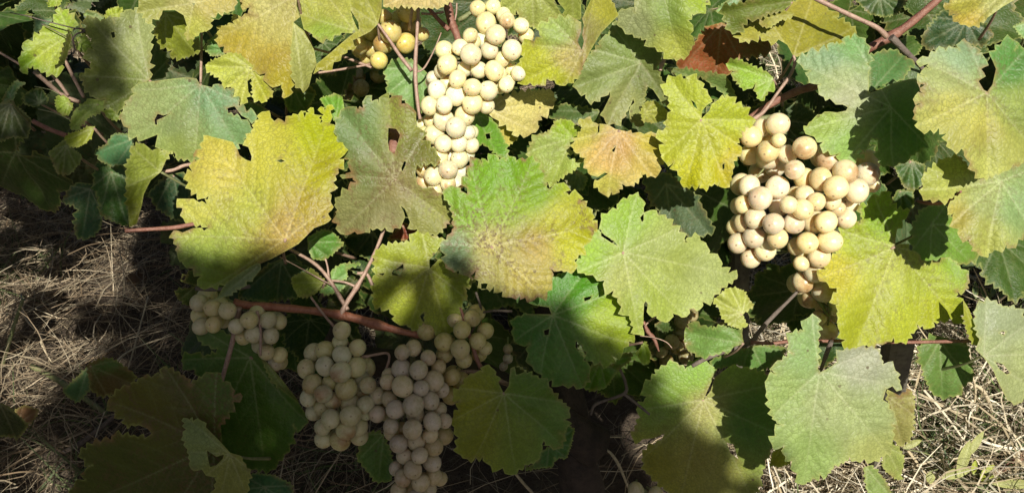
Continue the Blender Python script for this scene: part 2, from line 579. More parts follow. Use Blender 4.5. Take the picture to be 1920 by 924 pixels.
    if fold:
        for (x1, y1), (x2, y2), slope in fold:
            ex, ey = x2 - x1, y2 - y1; L = math.hypot(ex, ey)
            s = ((V[:, 0] - x1) * -ey + (V[:, 1] - y1) * ex) / L
            s = np.where(s > 0, s, 0)
            s = np.sqrt(s * s + 36) - 6
            Z += slope * s * m
    D = depth + Z
    W3 = at_np(V, D)
    org = at_np(J[None], np.array([depth - cup * .075 * R * m]))[0]
    me = mesh_np('leaf', W3 - org, T)
    # colour
    sp = np.array([s[:2] for s in stops]); sc = np.array([lin(s[2]) for s in stops]) / K_LIT
    lum = sc.mean(1, keepdims=True); sc = np.clip(lum + (sc - lum) * 1.08, .004, .9)
    d2 = ((V[:, None] - sp[None]) ** 2).sum(2) + (R * .12) ** 2
    wgt = 1 / d2 ** 1.9
    C = (wgt[:, :, None] * sc[None]).sum(1) / wgt.sum(1)[:, None]
    C = C * (1 + .10 * wob(seed + 5, 3 / R, 9 / R)(dx, dy))[:, None]
    C4 = np.concatenate([np.clip(C, .004, .8), np.ones((len(C), 1))], 1).astype(np.float32)
    at_ = me.color_attributes.new('Col', 'FLOAT_COLOR', 'POINT'); at_.data.foreach_set('color', C4.ravel())
    nearv = np.exp(-(dm / (.09 * R)) ** 2) * np.clip(1.1 - rr, 0, 1)
    for nm, arr in (('vein', vein), ('rim', rim), ('nearvein', nearv), ('margin', np.exp(-(dr / 6.0) ** 2))):
        q_ = me.attributes.new(nm, 'FLOAT', 'POINT'); q_.data.foreach_set('value', arr.astype(np.float32))
    me.materials.append(M_LEAF)
    return me, Vector(org)

vine = empty('grape_vine', (at(1130, 840, 1.05).x, at(1130, 840, 1.05).y, 0))
tag(vine, 'sunlit grape vine with big yellowing green leaves and red canes', 'vine')
LEAF_N = [0]

def leaf(outline, J, cols, dz=0.0, tilt=None, cup=None, wave=1.0, holes=(), spots=.25, label=None, parent=None,
         under=False, fold=None, stalk=True, teeth=1.0, name='leaf', quilt=1.0, grid=3.6, cat=None):
    LEAF_N[0] += 1
    k = LEAF_N[0]
    r = np.random.default_rng(900 + k)
    poly, flags = px(outline)
    Jp = px(J)[0][0][:2]
    if isinstance(cols, tuple): stops = [(Jp[0], Jp[1], cols)]
    else:
        stops = []
        for loc, c in cols: stops.append(px(loc)[0][0][:2] + (c,))
    if dz >= 3 and dz < 8 and name == 'leaf' and len(stops) == 1 and sum(stops[0][2]) < 290: dz = dz * 2.3 + 2   # shaded leaves sit deeper
    hl = [[p[:2] for p in px(h)[0]] for h in holes]
    if tilt is None: tilt = (r.uniform(-22, 22), r.uniform(-14, 24))
    if cup is None: cup = r.uniform(.05, .3)
    if fold: fold = [(px(a)[0][0][:2], px(b)[0][0][:2], s) for a, b, s in fold]
    me, org = leaf_mesh(poly, flags, Jp, stops, hl, tilt, cup, wave, fold, under, 40 + k, depth=D0 + dz / 100, teeth=teeth, quilt=quilt, grid=grid)
    o = obj(name, me, None, org, parent if parent is not None else (vine if name == 'leaf' else None))
    o.color = (1, 1, 1, spots)
    if label: o['label'] = label
    if cat: o['category'] = cat
    if stalk:
        a = r.uniform(-2.6, -.5)
        L = r.uniform(.05, .09)
        e = org + (RIGHT * math.cos(a) - UP * math.sin(a) * -.6) * L * .6 + FWD * L
        mid = org + (e - org) * .5 - FWD * .008
        tm, to = tube_mesh('leaf_stalk', [org + FWD * .0015, mid, e], [.0013, .0014, .002], 7, 0)
        so = obj('leaf_stalk', tm, M_STALK if r.random() < .6 else M_GREENSTALK, to, o)
    return o
# ------------------------------------------------------------------ the leaves of the vine, traced one by one
G1, G2, G3 = (128, 150, 78), (112, 145, 62), (88, 128, 50)
YG, YE, PALE = (170, 182, 66), (192, 190, 60), (176, 184, 110)
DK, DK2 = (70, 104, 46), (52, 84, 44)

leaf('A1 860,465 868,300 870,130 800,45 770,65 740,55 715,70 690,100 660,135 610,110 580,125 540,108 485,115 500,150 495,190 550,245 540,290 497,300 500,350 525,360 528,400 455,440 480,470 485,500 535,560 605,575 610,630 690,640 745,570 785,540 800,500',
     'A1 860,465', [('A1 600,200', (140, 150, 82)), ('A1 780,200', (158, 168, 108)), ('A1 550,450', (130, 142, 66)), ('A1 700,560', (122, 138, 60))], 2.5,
     (8, 5), .1, 1, ['A1 640,190 660,185 665,215 650,222'], .2, 'olive green leaf half in soft shade, pale midrib along its edge')
leaf('A1 860,465 868,300 870,130 895,110 930,115 958,130 910,190 920,260 960,330 968,400 940,455', 'A1 860,465', (98, 122, 66), 3, (50, 0), .1, .6, stalk=False)  # folded right half of the leaf before, its turned-away shade painted darker
leaf('~ A1 1155,488 1135,455 1080,447 1000,455 900,468 800,478 ^ 755,515 785,540 745,575 710,640 700,695 740,740 790,790 ~ 815,815 910,778 895,850 ^ 1000,890 1010,915 A2 80,880 90,910 160,920 300,920 420,860 490,800 520,770 525,735 470,690 ~ 395,655 388,625 430,615 470,668 ^ 510,690 545,705 548,650 500,645 455,612 420,560 395,510 370,515 340,485 300,505 260,495',
     'A2 233,488', [('A1 800,600', (158, 172, 112)), ('A1 1000,700', (150, 168, 108)), ('A2 330,560', (124, 160, 112)), ('A2 450,760', (130, 164, 108)), ('A2 100,850', (156, 172, 92))], -.5,
     (-6, 4), .2, .7, ['A1 893,692 910,658 945,668 985,655 940,680 905,695 908,722 896,720'], .35, 'broad blue-green leaf with a torn slit')
leaf('B2 65,485 100,560 95,590 150,630 130,660 190,690 240,730 215,785 300,795 390,765 480,700 ~ 580,660 640,635 740,580 800,545 890,455 ^ 955,430 970,370 985,300 980,250 1000,190 1030,110 1062,90 A2 1035,920 1060,835 1030,790 1015,760 1005,720 980,715 985,640 995,605 950,640 930,615 925,650 945,665 940,700 925,712 890,660 870,620 860,650 835,680 815,640 805,690 800,665 760,670 720,705 660,700 640,680 590,645 570,690 545,710 540,740 525,770 500,795 ~ 510,850 530,905 B2 525,70 495,60 460,35 447,0 A2 440,850 420,820 ^ 300,790 250,815 240,860 190,895 B2 190,25 230,55 190,70 185,130 150,140 165,190 180,235 255,283 282,268 270,317 ~ 225,305 195,285 ^ 98,285 130,340 125,360 135,400 190,420 ~ 282,450 190,455 ^ 130,480',
     'B2 722,520', [('A2 900,760', (182, 192, 18)), ('B2 930,150', (184, 182, 40)), ('A2 650,800', (196, 192, 78)), ('B2 350,120', (206, 194, 92)), ('B2 250,350', (194, 192, 92)), ('B2 300,520', (164, 180, 84)), ('B2 250,660', (128, 156, 62)), ('B2 720,440', (186, 158, 84)), ('B2 850,350', (188, 170, 66)), ('B2 540,330', (182, 188, 80))], -4.5,
     (4, -10), .15, 1.1, ['B2 675,65 700,58 722,68 695,76'], .5, 'large yellow lobed leaf with brownish veins, biggest of the left half', fold=[('B2 0,540', 'B2 900,480', .5)], quilt=1.7)
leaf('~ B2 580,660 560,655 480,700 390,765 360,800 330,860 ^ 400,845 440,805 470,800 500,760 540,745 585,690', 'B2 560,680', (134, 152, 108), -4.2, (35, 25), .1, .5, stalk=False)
leaf('A3 90,715 140,625 165,615 220,635 250,625 265,555 300,585 340,600 355,555 400,570 420,555 470,600 530,620 555,690 550,735 580,745 590,810 640,850 675,880 B3 680,30 685,75 640,80 600,75 ~ 560,90 550,140 560,200 ^ 600,225 680,250 740,290 775,350 765,400 730,430 690,480 650,490 600,485 560,460 545,465 ~ 520,420 510,395 490,395 ^ 475,430 430,455 420,480 375,450 330,455 290,455 260,480 200,475 120,490 100,430 80,390 100,350 90,310 120,270 210,190 ~ 190,165 130,170 110,150 ^ 180,130 170,60 140,30 A3 110,830 85,740',
     'B3 432,172', [('A3 220,720', (116, 142, 84)), ('A3 470,700', (140, 146, 64)), ('B3 250,150', (128, 140, 82)), ('B3 432,200', (152, 142, 92)), ('B3 250,350', (142, 142, 90)), ('B3 640,360', (148, 150, 80)), ('B3 350,430', (164, 160, 112)), ('B3 600,40', (116, 118, 44))], -2.2,
     (-10, 14), .2, 1, ['B3 465,325 490,345 510,392 492,392 485,365', 'A3 395,740 440,745 462,780 430,888 400,870 392,820', 'B3 470,110 485,70 498,72 490,100 475,128'], .75, 'mottled grey-green leaf with a slot through which red wood shows')
leaf('B4 5,70 30,55 45,70 90,30 110,60 150,65 180,40 210,65 260,60 320,70 345,110 370,170 385,220 ~ 405,230 430,200 ^ 485,190 490,250 515,265 575,260 580,300 615,330 650,370 650,410 680,440 640,465 650,500 600,560 570,610 545,640 555,690 500,705 470,700 410,690 415,750 390,820 330,850 315,870 260,855 230,845 180,855 130,820 80,790 40,805 5,775 B3 960,805 915,760 900,700 850,730 800,700 760,700 720,660 725,610 690,550 730,520 760,480 775,450 770,400 760,330 715,270 735,220 780,215 ~ 815,240 850,258 850,225 815,205 ^ 815,165 870,175 850,130 865,90 900,50 935,80',
     'B3 990,562', [('B4 150,130', (118, 164, 30)), ('B4 320,250', (128, 166, 42)), ('B3 860,350', (134, 176, 52)), ('B4 120,330', (140, 172, 56)), ('B3 950,200', (120, 168, 36)), ('B3 780,590', (126, 152, 110)), ('B4 66,540', (182, 170, 98)), ('B4 450,400', (186, 186, 72)), ('B4 520,540', (192, 194, 52)), ('B4 330,560', (182, 160, 92)), ('B4 250,730', (186, 172, 88)), ('B4 50,700', (176, 170, 96))], -5.5,
     (6, -6), .2, 1, (), .9, 'broad green-and-yellow leaf freckled brown along its veins, at the middle', quilt=1.6)
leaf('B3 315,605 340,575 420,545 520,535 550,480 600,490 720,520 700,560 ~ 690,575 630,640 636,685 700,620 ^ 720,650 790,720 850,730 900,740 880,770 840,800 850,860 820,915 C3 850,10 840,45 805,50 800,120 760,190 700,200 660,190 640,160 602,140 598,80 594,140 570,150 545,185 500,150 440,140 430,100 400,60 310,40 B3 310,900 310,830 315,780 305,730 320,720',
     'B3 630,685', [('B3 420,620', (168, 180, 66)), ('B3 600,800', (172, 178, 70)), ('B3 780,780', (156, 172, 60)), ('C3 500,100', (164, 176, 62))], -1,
     (5, 8), .15, .8, ['B3 415,725 420,700 450,685 480,660 483,690 460,730', 'B3 338,718 375,714 362,728'], .3, 'yellow-green leaf with finger-shaped shadows and a hole')
leaf('P7 5,270 60,252 ~ 148,254 138,228 85,220 ^ 62,212 100,190 150,130 165,110 215,90 260,90 290,110 345,125 340,165 390,190 410,230 440,260 455,305 460,330 420,380 375,410 370,440 330,435 300,430 ~ 262,370 240,355 238,376 270,415 295,450 ^ 290,490 265,530 230,520 190,520 150,500 110,480 75,450 60,400 65,365 30,370 5,340',
     'P7 152,257', [('P7 100,320', (92, 142, 66)), ('P7 230,150', (84, 146, 36)), ('P7 380,290', (160, 182, 56)), ('P7 200,430', (100, 142, 62))], .5,
     (-12, -4), .25, 1, ['P7 120,315 140,308 137,330 122,332', 'P7 270,192 300,185 292,198 272,205'], .2, 'dark green leaf with a keyhole slot, its yellow side lit')
leaf('P7 295,450 330,440 375,445 420,400 450,400 440,430 400,460 350,530 300,540 270,530', 'P7 330,430', (96, 142, 36), 3, stalk=False)
leaf('B4 700,405 735,370 790,345 800,310 850,285 885,262 920,270 940,290 945,340 ~ 925,395 935,420 945,410 945,365 ^ 985,350 1030,380 1080,400 1110,440 1150,475 1180,520 1200,535 B5 260,535 300,505 345,500 350,525 390,560 400,600 465,635 470,680 510,715 565,725 540,755 510,770 470,800 430,840 360,880 C5 360,110 310,115 285,120 270,165 220,155 180,130 170,190 120,190 95,160 70,170 ~ 45,90 32,76 24,90 20,150 ^ 20,200 0,230 P7 490,300 470,330 455,300 440,260 410,225 395,190 B4 800,860 770,815 715,800 720,755 650,725 600,715 555,680 560,640 590,580 640,520 660,465 ~ 700,500 760,540 795,556 775,530 720,495 685,465',
     'B4 828,595', [('B4 840,400', (150, 186, 66)), ('B4 640,620', (152, 188, 60)), ('B4 1050,560', (172, 186, 110)), ('B4 800,740', (182, 190, 112)), ('B5 200,650', (172, 186, 96)), ('B5 350,700', (176, 188, 118)), ('B4 950,850', (168, 186, 84))], -2,
     (8, 6), .22, 1, (), .1, 'pale glossy light green leaf under the tan leaf')
leaf('A4 565,700 600,690 650,705 680,740 ~ 660,790 690,760 690,715 ^ 740,720 780,745 850,760 880,770 950,775 1010,770 1040,800 1060,830 1060,900 B4 1060,50 1040,90 1040,130 985,155 930,130 920,170 870,210 820,200 790,255 760,245 710,260 680,220 655,205 ~ 680,180 740,140 720,135 680,160 ^ 640,150 600,80 610,50 575,25 540,10 A4 540,860 545,820 580,760 600,745',
     'A4 800,755', [('A4 800,850', (212, 172, 104)), ('B4 750,60', (214, 180, 108)), ('A4 1000,820', (196, 182, 76)), ('B4 720,220', (202, 196, 98)), ('A4 610,720', (186, 182, 84)), ('B4 960,100', (208, 186, 100))], .5,
     (4, -4), .15, 1, ['A4 760,870 785,845 775,880'], .35, 'tan faded leaf with ragged lobes')
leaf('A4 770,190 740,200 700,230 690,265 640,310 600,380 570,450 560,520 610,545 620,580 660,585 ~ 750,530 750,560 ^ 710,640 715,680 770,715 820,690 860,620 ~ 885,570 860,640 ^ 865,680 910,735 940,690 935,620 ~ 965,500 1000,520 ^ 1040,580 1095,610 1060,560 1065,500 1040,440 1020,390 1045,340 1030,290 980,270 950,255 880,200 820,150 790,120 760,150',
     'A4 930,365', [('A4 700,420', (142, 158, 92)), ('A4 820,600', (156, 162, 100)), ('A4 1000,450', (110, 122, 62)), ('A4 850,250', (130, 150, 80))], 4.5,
     (-14, 10), .2, 1.2, (), .2, 'dull green deeply lobed leaf half shaded by the leaf above it', fold=[('A4 930,365', 'A4 930,735', -.6)], quilt=1.5)
leaf('A4 795,75 840,55 ~ 895,75 890,20 900,-60 A5 390,-60 ^ 400,0 380,30 330,80 300,80 280,120 310,180 290,200 A4 1230,210 1225,270 1190,335 1120,340 1060,300 1010,275 960,230 880,200 820,165 800,110',
     'A4 1010,-260', [('A4 900,130', (160, 168, 118)), ('A4 1130,280', (178, 184, 84)), ('A4 1100,60', (132, 156, 76)), ('A5 300,40', (160, 184, 64))], -3.5,
     (-6, 16), .3, 1, (), .15, 'big green leaf with a folded grey edge at the top', fold=[('A4 1060,140', 'A4 820,50', .35)])
leaf('A4 230,360 220,420 240,490 290,480 330,490 385,455 430,465 460,495 510,480 570,440 590,390 ~ 640,290 700,190 770,120 800,90 ^ 780,40 760,10 740,-40 ~ 660,-40 620,40 590,110 600,150 590,200 600,240 588,290 562,240 585,180 585,130 ^ 540,105 440,110 390,130 335,145 340,180 360,220 310,240 240,260 250,330',
     'A4 590,295', [('A4 300,350', (184, 188, 66)), ('A4 450,190', (160, 182, 98)), ('A4 500,340', (188, 174, 100)), ('A4 650,160', (150, 146, 78)), ('A4 720,60', (168, 166, 66)), ('A4 420,440', (184, 190, 60))], -3,  # right lobe's stops darker for its tilt, shading put into the colour
     (-8, 4), .2, .9, (), .5, 'yellow-green leaf with a brownish centre, beside the upper sunlit bunch', fold=[('A4 595,300', 'A4 610,-40', .9)])
leaf('~ A4 120,-260 ^ 120,10 125,40 150,80 190,90 210,60 240,110 280,140 320,165 340,140 390,125 440,105 480,110 ~ 470,80 430,20 430,-260', 'A4 300,-60', (170, 180, 96), -1.5, (0, 15), .2)
leaf('~ A4 450,-260 450,10 490,60 ^ 475,85 500,100 560,115 ~ 585,100 575,-260', 'A4 520,-260', (152, 162, 78), -1, (20, 10), .1)
leaf('A4 45,655 60,600 100,565 220,540 300,525 410,520 430,560 430,590 400,630 350,670 320,720 340,740 300,770 230,775 210,790 190,760 150,720 110,700 70,680', 'A4 60,640', (218, 206, 128), 3.5, (10, 5), .1, .7, (), .25, 'pale cream-yellow leaf behind the upper bunch')
leaf('A4 60,690 100,700 150,720 190,760 222,800 160,840 130,800 90,740', 'A4 70,690', (214, 200, 104), 4.5, stalk=False)
leaf('A3 880,690 910,650 940,650 1000,700 1030,740 1060,800 1085,890 1080,920 1040,910 1000,870 940,830 900,830 880,760', 'A3 900,660', (116, 166, 54), 2.5, (30, 0), .1, .8, ['A3 955,775 980,770 985,800 962,802'])
leaf('A4 275,880 300,820 330,780 390,770 440,700 480,690 530,700 530,740 580,745 540,830 500,850 580,910 B4 500,40 600,40 580,90 490,150 440,180 430,200 390,190 370,150 340,140 340,90 320,60 275,40', 'A4 535,795', [('A4 400,860', (170, 188, 104)), ('A4 490,720', (154, 184, 46)), ('B4 420,110', (172, 190, 92))], 2.5, (-8, 0), .15)
leaf('A5 150,480 205,445 250,455 280,470 290,435 330,460 365,510 395,545 ~ 385,610 360,640 355,685 400,640 415,600 ^ 455,575 520,560 550,600 595,620 625,665 655,720 610,735 585,760 560,830 590,880 B5 590,10 540,70 535,120 520,190 495,225 460,185 430,200 400,210 365,225 345,205 300,210 270,220 245,215 240,165 215,125 195,75 140,70 125,30 A5 120,890 140,830 95,770 170,740 155,690 180,640 165,560 130,520',
     'A5 355,690', [('A5 250,540', (186, 198, 74)), ('A5 500,660', (182, 194, 64)), ('A5 250,780', (192, 200, 76)), ('A5 420,850', (190, 194, 70)), ('B5 350,130', (192, 192, 48)), ('B5 520,80', (196, 184, 60))], -2.5,
     (-4, 8), .2, .9, ['A5 295,578 318,595 332,630 312,618', 'B5 475,90 488,80 488,110 478,118'], .15, 'bright lemon-yellow leaf left of the right-hand bunch', quilt=1.5)
leaf('A4 960,590 1010,585 1060,620 1095,660 1085,690 1000,710 940,700 930,640', 'A4 950,650', (178, 182, 84), 1.5, (10, 30), .3, 1.5, stalk=False)
leaf('A5 510,360 545,345 600,360 680,400 740,420 770,450 780,500 740,530 705,585 690,575 ~ 660,510 668,480 650,512 ^ 620,515 590,510 560,470 535,450 555,415 510,400', 'A5 770,460', (158, 194, 74), 4.5, (-5, 5), .15)
leaf('A5 150,390 250,400 380,420 450,430 510,460 545,540 560,560 480,540 440,500 400,480 385,440 300,445 200,430', 'A5 160,395', (128, 156, 84), 5.5, (0, 40), .1)
leaf('A5 545,195 590,160 660,125 700,110 740,80 830,60 870,30 900,10 ~ 930,-260 1050,-260 1080,40 1090,60 ^ 1150,70 A6 130,100 200,130 260,170 250,200 200,240 130,260 60,270 10,290 A5 940,310 910,330 ~ 885,325 850,260 ^ 800,230 740,235 690,205 640,230 610,240 570,225',
     'A5 888,328', [('A5 700,180', (176, 172, 76)), ('A5 950,180', (164, 160, 58)), ('A6 100,200', (150, 148, 54)), ('A5 960,20', (180, 172, 76))], 3.5, (6, -20), .2, 1.2, (), .2, 'olive-yellow leaf seen from its veined underside', under=True, quilt=2.2)
leaf('A5 640,110 700,85 760,75 830,60 890,80 880,100 820,110 790,135 745,160 700,150 690,120', 'A5 890,85', (160, 158, 66), 2.5, (0, -25), .2, 1, under=True, stalk=False)
leaf('A5 470,50 600,20 780,-30 900,-30 870,30 830,60 740,80 680,110 620,110 560,190 520,180', 'A5 880,10', (112, 128, 50), 1.5, (10, 30), .2)
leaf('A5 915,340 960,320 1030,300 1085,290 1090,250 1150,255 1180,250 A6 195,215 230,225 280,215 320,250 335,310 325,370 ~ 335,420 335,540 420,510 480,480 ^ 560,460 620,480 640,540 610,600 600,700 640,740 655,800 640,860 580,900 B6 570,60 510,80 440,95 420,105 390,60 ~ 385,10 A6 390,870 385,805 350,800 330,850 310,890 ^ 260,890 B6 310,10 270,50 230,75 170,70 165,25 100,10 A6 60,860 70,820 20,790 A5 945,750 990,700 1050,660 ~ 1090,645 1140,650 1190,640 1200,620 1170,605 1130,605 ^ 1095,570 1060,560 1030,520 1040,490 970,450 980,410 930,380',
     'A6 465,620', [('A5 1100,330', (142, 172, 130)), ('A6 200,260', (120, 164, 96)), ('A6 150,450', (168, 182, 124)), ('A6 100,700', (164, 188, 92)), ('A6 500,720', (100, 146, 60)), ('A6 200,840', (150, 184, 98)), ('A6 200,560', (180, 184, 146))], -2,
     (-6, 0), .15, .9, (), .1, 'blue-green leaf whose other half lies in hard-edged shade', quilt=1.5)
leaf('A6 340,535 330,330 400,300 480,290 600,360 ^ 575,390 545,440 515,465 480,470 420,495', 'A6 345,530', (88, 130, 70), -.5, (20, -10), .1, stalk=False)  # shaded upper lobe of the leaf before, shade put in as darker green
leaf('A6 720,300 765,275 780,290 820,275 860,290 860,245 900,240 930,270 950,270 965,310 995,320 985,400 ~ 970,470 1000,520 1020,530 1050,490 1070,400 ^ 1050,350 1065,290 1095,260 1170,230 1180,290 1232,280 1300,300 1330,600 1300,850 B6 1232,55 1215,85 1170,90 1110,130 1070,140 1000,165 950,130 920,80 885,10 A6 870,860 815,865 790,820 785,770 740,740 690,750 625,750 620,700 600,660 600,620 640,600 590,575 650,540 630,510 660,490 615,480 665,440 640,410 690,400 ~ 680,370 650,380 ^ 630,390 620,345 680,330',
     'A6 1020,535', [('A6 850,330', (150, 178, 136)), ('A6 780,450', (174, 184, 122)), ('A6 800,600', (186, 184, 98)), ('A6 1000,750', (190, 186, 96)), ('A6 1130,380', (88, 142, 62)), ('A6 1180,620', (148, 164, 84)), ('B6 1050,60', (186, 190, 104))], -12,
     (8, -6), .2, .7, (), .45, 'large pale olive leaf at the right edge, its stalk notch open upward')
leaf('B6 640,265 650,215 650,150 700,110 760,60 850,40 940,130 990,170 1060,140 1110,130 1170,95 1232,60 1310,50 1320,480 1232,490 1200,520 1160,570 1130,550 1060,580 1000,620 960,590 910,520 860,510 855,460 820,400 830,370 790,340 830,290 860,250 800,285 740,290 690,290',
     'B6 1100,185', [('B6 1000,300', (172, 184, 118)), ('B6 760,180', (180, 188, 96)), ('B6 850,400', (184, 174, 90)), ('B6 1000,500', (182, 188, 100)), ('B6 1180,330', (142, 170, 110))], -8,
     (4, -8), .15, .8, (), .4, 'pale green leaf below the large olive one at the right edge')
leaf('B6 405,245 430,240 460,270 460,320 500,350 575,350 530,410 500,460 ~ 490,520 490,560 520,545 570,545 570,580 ^ 605,590 640,640 665,675 730,645 770,625 820,640 870,690 915,745 905,780 895,810 845,820 840,850 870,890 900,915 C6 945,45 930,80 920,120 880,95 800,110 790,140 720,120 715,150 690,165 680,190 645,205 610,185 580,205 530,215 480,220 430,235 375,240 380,195 355,160 370,120 345,90 345,60 350,20 B6 140,895 120,860 150,825 150,800 90,765 45,750 90,690 75,665 120,630 150,600 145,545 190,525 170,480 185,440 250,420 285,430 300,400 275,330 330,330 340,280 400,270',
     'B6 490,565', [('B6 400,380', (138, 178, 44)), ('B6 250,500', (170, 186, 62)), ('B6 130,700', (198, 190, 66)), ('B6 450,700', (186, 194, 88)), ('B6 700,760', (178, 192, 76)), ('C6 450,150', (180, 188, 62)), ('C6 800,40', (178, 186, 60)), ('B6 850,650', (140, 176, 64))], 1.5,
     (6, 2), .2, .9, (), .45, 'large yellow-green leaf overlapping the tail of the right-hand bunch', quilt=1.5)
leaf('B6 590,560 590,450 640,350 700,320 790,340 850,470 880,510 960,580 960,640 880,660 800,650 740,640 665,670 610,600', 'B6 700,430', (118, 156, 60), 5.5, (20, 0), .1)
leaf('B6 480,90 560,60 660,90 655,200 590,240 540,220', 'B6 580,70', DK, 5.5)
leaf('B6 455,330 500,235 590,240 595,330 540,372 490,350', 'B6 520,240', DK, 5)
leaf('C6 210,85 240,80 252,120 ~ 250,330 258,350 300,330 340,300 335,240 ^ 370,245 430,235 520,235 545,260 560,310 620,340 640,400 ~ 625,440 605,415 575,430 ^ 560,480 590,520 620,560 600,600 610,660 580,680 600,720 520,770 470,760 430,770 400,750 380,770 330,790 300,830 260,835 200,870 180,885 150,830 125,770 95,750 90,700 30,690 45,650 85,600 50,580 35,560 15,480 5,440 10,375 50,360 40,310 80,290 130,260 110,210 130,160 180,150',
     'C6 258,345', [('C6 450,290', (184, 188, 162)), ('C6 200,250', (146, 176, 110)), ('C6 80,450', (156, 178, 108)), ('C6 300,500', (170, 182, 128)), ('C6 480,560', (166, 180, 122)), ('C6 220,750', (154, 178, 104)), ('C6 520,740', (172, 178, 108))], -6,
     (4, 8), .18, .9, (), .15, 'broad chalky pale green leaf above the lit ground', quilt=1.5)
leaf('C6 580,430 640,460 690,430 710,500 700,600 690,660 640,700 600,650', 'C6 590,470', (160, 156, 92), -.5, (15, 10), .1, 1, (), .7, stalk=False)
leaf('C6 560,690 600,680 640,720 660,760 640,860 600,840 560,800', 'C6 570,700', (160, 172, 94), 2, stalk=False)
leaf('C6 470,800 500,790 560,850 600,924 620,980 500,980 480,880', 'C6 480,800', (146, 168, 96), 4, stalk=False)
leaf('C6 35,730 80,690 100,750 120,780 70,800 20,790', 'C6 80,700', (190, 190, 64), 1.5, stalk=False)
leaf('C6 1000,50 1040,15 1075,10 1130,35 1190,45 1225,80 1300,120 1330,500 1232,470 1210,495 1170,490 ~ 1150,480 1110,400 1080,330 1040,280 1000,240 ^ 1020,190 1000,130', 'C6 1040,270', [('C6 1100,100', (172, 184, 142)), ('C6 1180,350', (176, 186, 128)), ('C6 1060,250', (168, 180, 130))], .2,
     (12, 6), .15, .8, ['C6 1095,300 1130,310 1165,350 1150,360 1112,332', 'C6 1113,162 1128,153 1142,158 1136,172'], .15, 'chalky pale leaf with a slot, low at the right edge')
leaf('~ C6 940,0 970,50 1000,130 1018,180 1015,225 ^ 990,220 960,150 945,80', 'C6 945,10', (166, 172, 58), -1, (50, 0), .1, .6, stalk=False)
leaf('C6 740,220 800,170 880,190 960,220 990,370 940,420 910,460 830,465 790,440 760,370 730,280', 'C6 830,200', (104, 136, 66), 5.5, (10, 10))
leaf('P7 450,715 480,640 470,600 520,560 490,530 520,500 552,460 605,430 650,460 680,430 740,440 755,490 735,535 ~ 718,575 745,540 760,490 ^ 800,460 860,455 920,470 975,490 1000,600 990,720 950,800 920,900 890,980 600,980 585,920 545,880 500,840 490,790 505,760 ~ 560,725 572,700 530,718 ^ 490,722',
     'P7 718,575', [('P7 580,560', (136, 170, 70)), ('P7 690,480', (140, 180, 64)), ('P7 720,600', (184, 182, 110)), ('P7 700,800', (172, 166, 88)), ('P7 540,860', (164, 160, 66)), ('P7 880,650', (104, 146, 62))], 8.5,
     (-4, 6), .15, .9, ['P7 805,735 830,740 848,795 820,775'], .3, 'green leaf cut diagonally by soft shade, low at the middle')
leaf('C3 850,450 890,430 940,420 950,385 990,395 1015,440 ~ 1030,480 1060,545 1090,500 ^ 1100,400 1140,395 1180,420 C4 200,195 270,230 340,260 400,310 450,380 500,420 515,450 490,500 505,545 460,580 490,600 455,665 400,650 370,620 350,690 320,745 260,760 180,820 130,780 60,765 15,715 C3 900,915 850,924 810,900 790,850 800,800 775,740 770,680 800,640 810,590 770,560 800,520 830,490',
     'C3 1062,545', [('C3 850,600', (166, 172, 58)), ('C3 900,800', (158, 166, 62)), ('C4 300,350', (112, 148, 58)), ('C4 250,600', (140, 162, 70)), ('C4 430,560', (124, 162, 76))], 0, (6, 8), .2, .9, (), .2, 'shaded yellow-green leaf right of the hanging grape bunches')
leaf('C4 500,520 545,560 525,640 500,720 430,720 420,770 330,780 260,790 330,740 360,680 400,660 455,665 490,600', 'C4 400,640', (78, 126, 58), 3, stalk=False)
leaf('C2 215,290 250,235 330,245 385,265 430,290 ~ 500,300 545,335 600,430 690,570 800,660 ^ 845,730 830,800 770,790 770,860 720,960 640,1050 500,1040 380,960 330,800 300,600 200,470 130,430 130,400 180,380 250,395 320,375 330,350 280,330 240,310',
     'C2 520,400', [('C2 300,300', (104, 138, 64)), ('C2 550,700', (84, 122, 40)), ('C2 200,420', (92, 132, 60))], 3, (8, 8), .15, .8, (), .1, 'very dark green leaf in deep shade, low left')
leaf('~ C2 585,395 640,450 730,560 800,650 ^ 798,685 750,660 690,580 640,520 600,440', 'C2 600,410', (142, 164, 98), 2, (35, 20), .1, .5, stalk=False)
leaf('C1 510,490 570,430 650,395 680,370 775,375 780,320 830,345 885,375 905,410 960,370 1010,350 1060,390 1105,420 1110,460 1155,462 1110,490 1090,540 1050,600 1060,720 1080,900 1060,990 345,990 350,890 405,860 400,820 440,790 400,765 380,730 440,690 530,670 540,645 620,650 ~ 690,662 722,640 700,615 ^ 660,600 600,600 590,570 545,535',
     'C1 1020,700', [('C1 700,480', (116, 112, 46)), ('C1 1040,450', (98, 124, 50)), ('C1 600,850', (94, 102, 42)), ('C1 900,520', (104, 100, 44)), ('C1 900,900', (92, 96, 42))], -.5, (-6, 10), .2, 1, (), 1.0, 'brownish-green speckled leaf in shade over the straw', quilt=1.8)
leaf('C1 872,565 920,580 960,580 ~ 980,610 1040,670 1095,730 ^ 1140,745 1190,830 1180,880 1170,980 1010,980 1030,870 ~ 1035,850 980,840 ^ 960,810 910,810 900,740 870,650 885,620', 'C1 1095,740', [('C1 920,680', (158, 172, 106)), ('C1 1100,850', (170, 172, 92))], -4, (-20, 10), .2, 1, ['C1 985,720 1030,750 1065,740 1060,760 1030,790 1000,800 990,760'], .2, 'small pale ragged leaf in shade')
leaf('P6 0,850 60,855 130,890 150,980 -60,980 -60,880 -20,855', 'P6 30,900', (72, 118, 72), 0, stalk=False)
leaf('P6 380,790 400,720 430,695 470,700 500,760 520,840 500,880 450,880 410,830', 'P6 480,700', (100, 138, 62), 3.5)
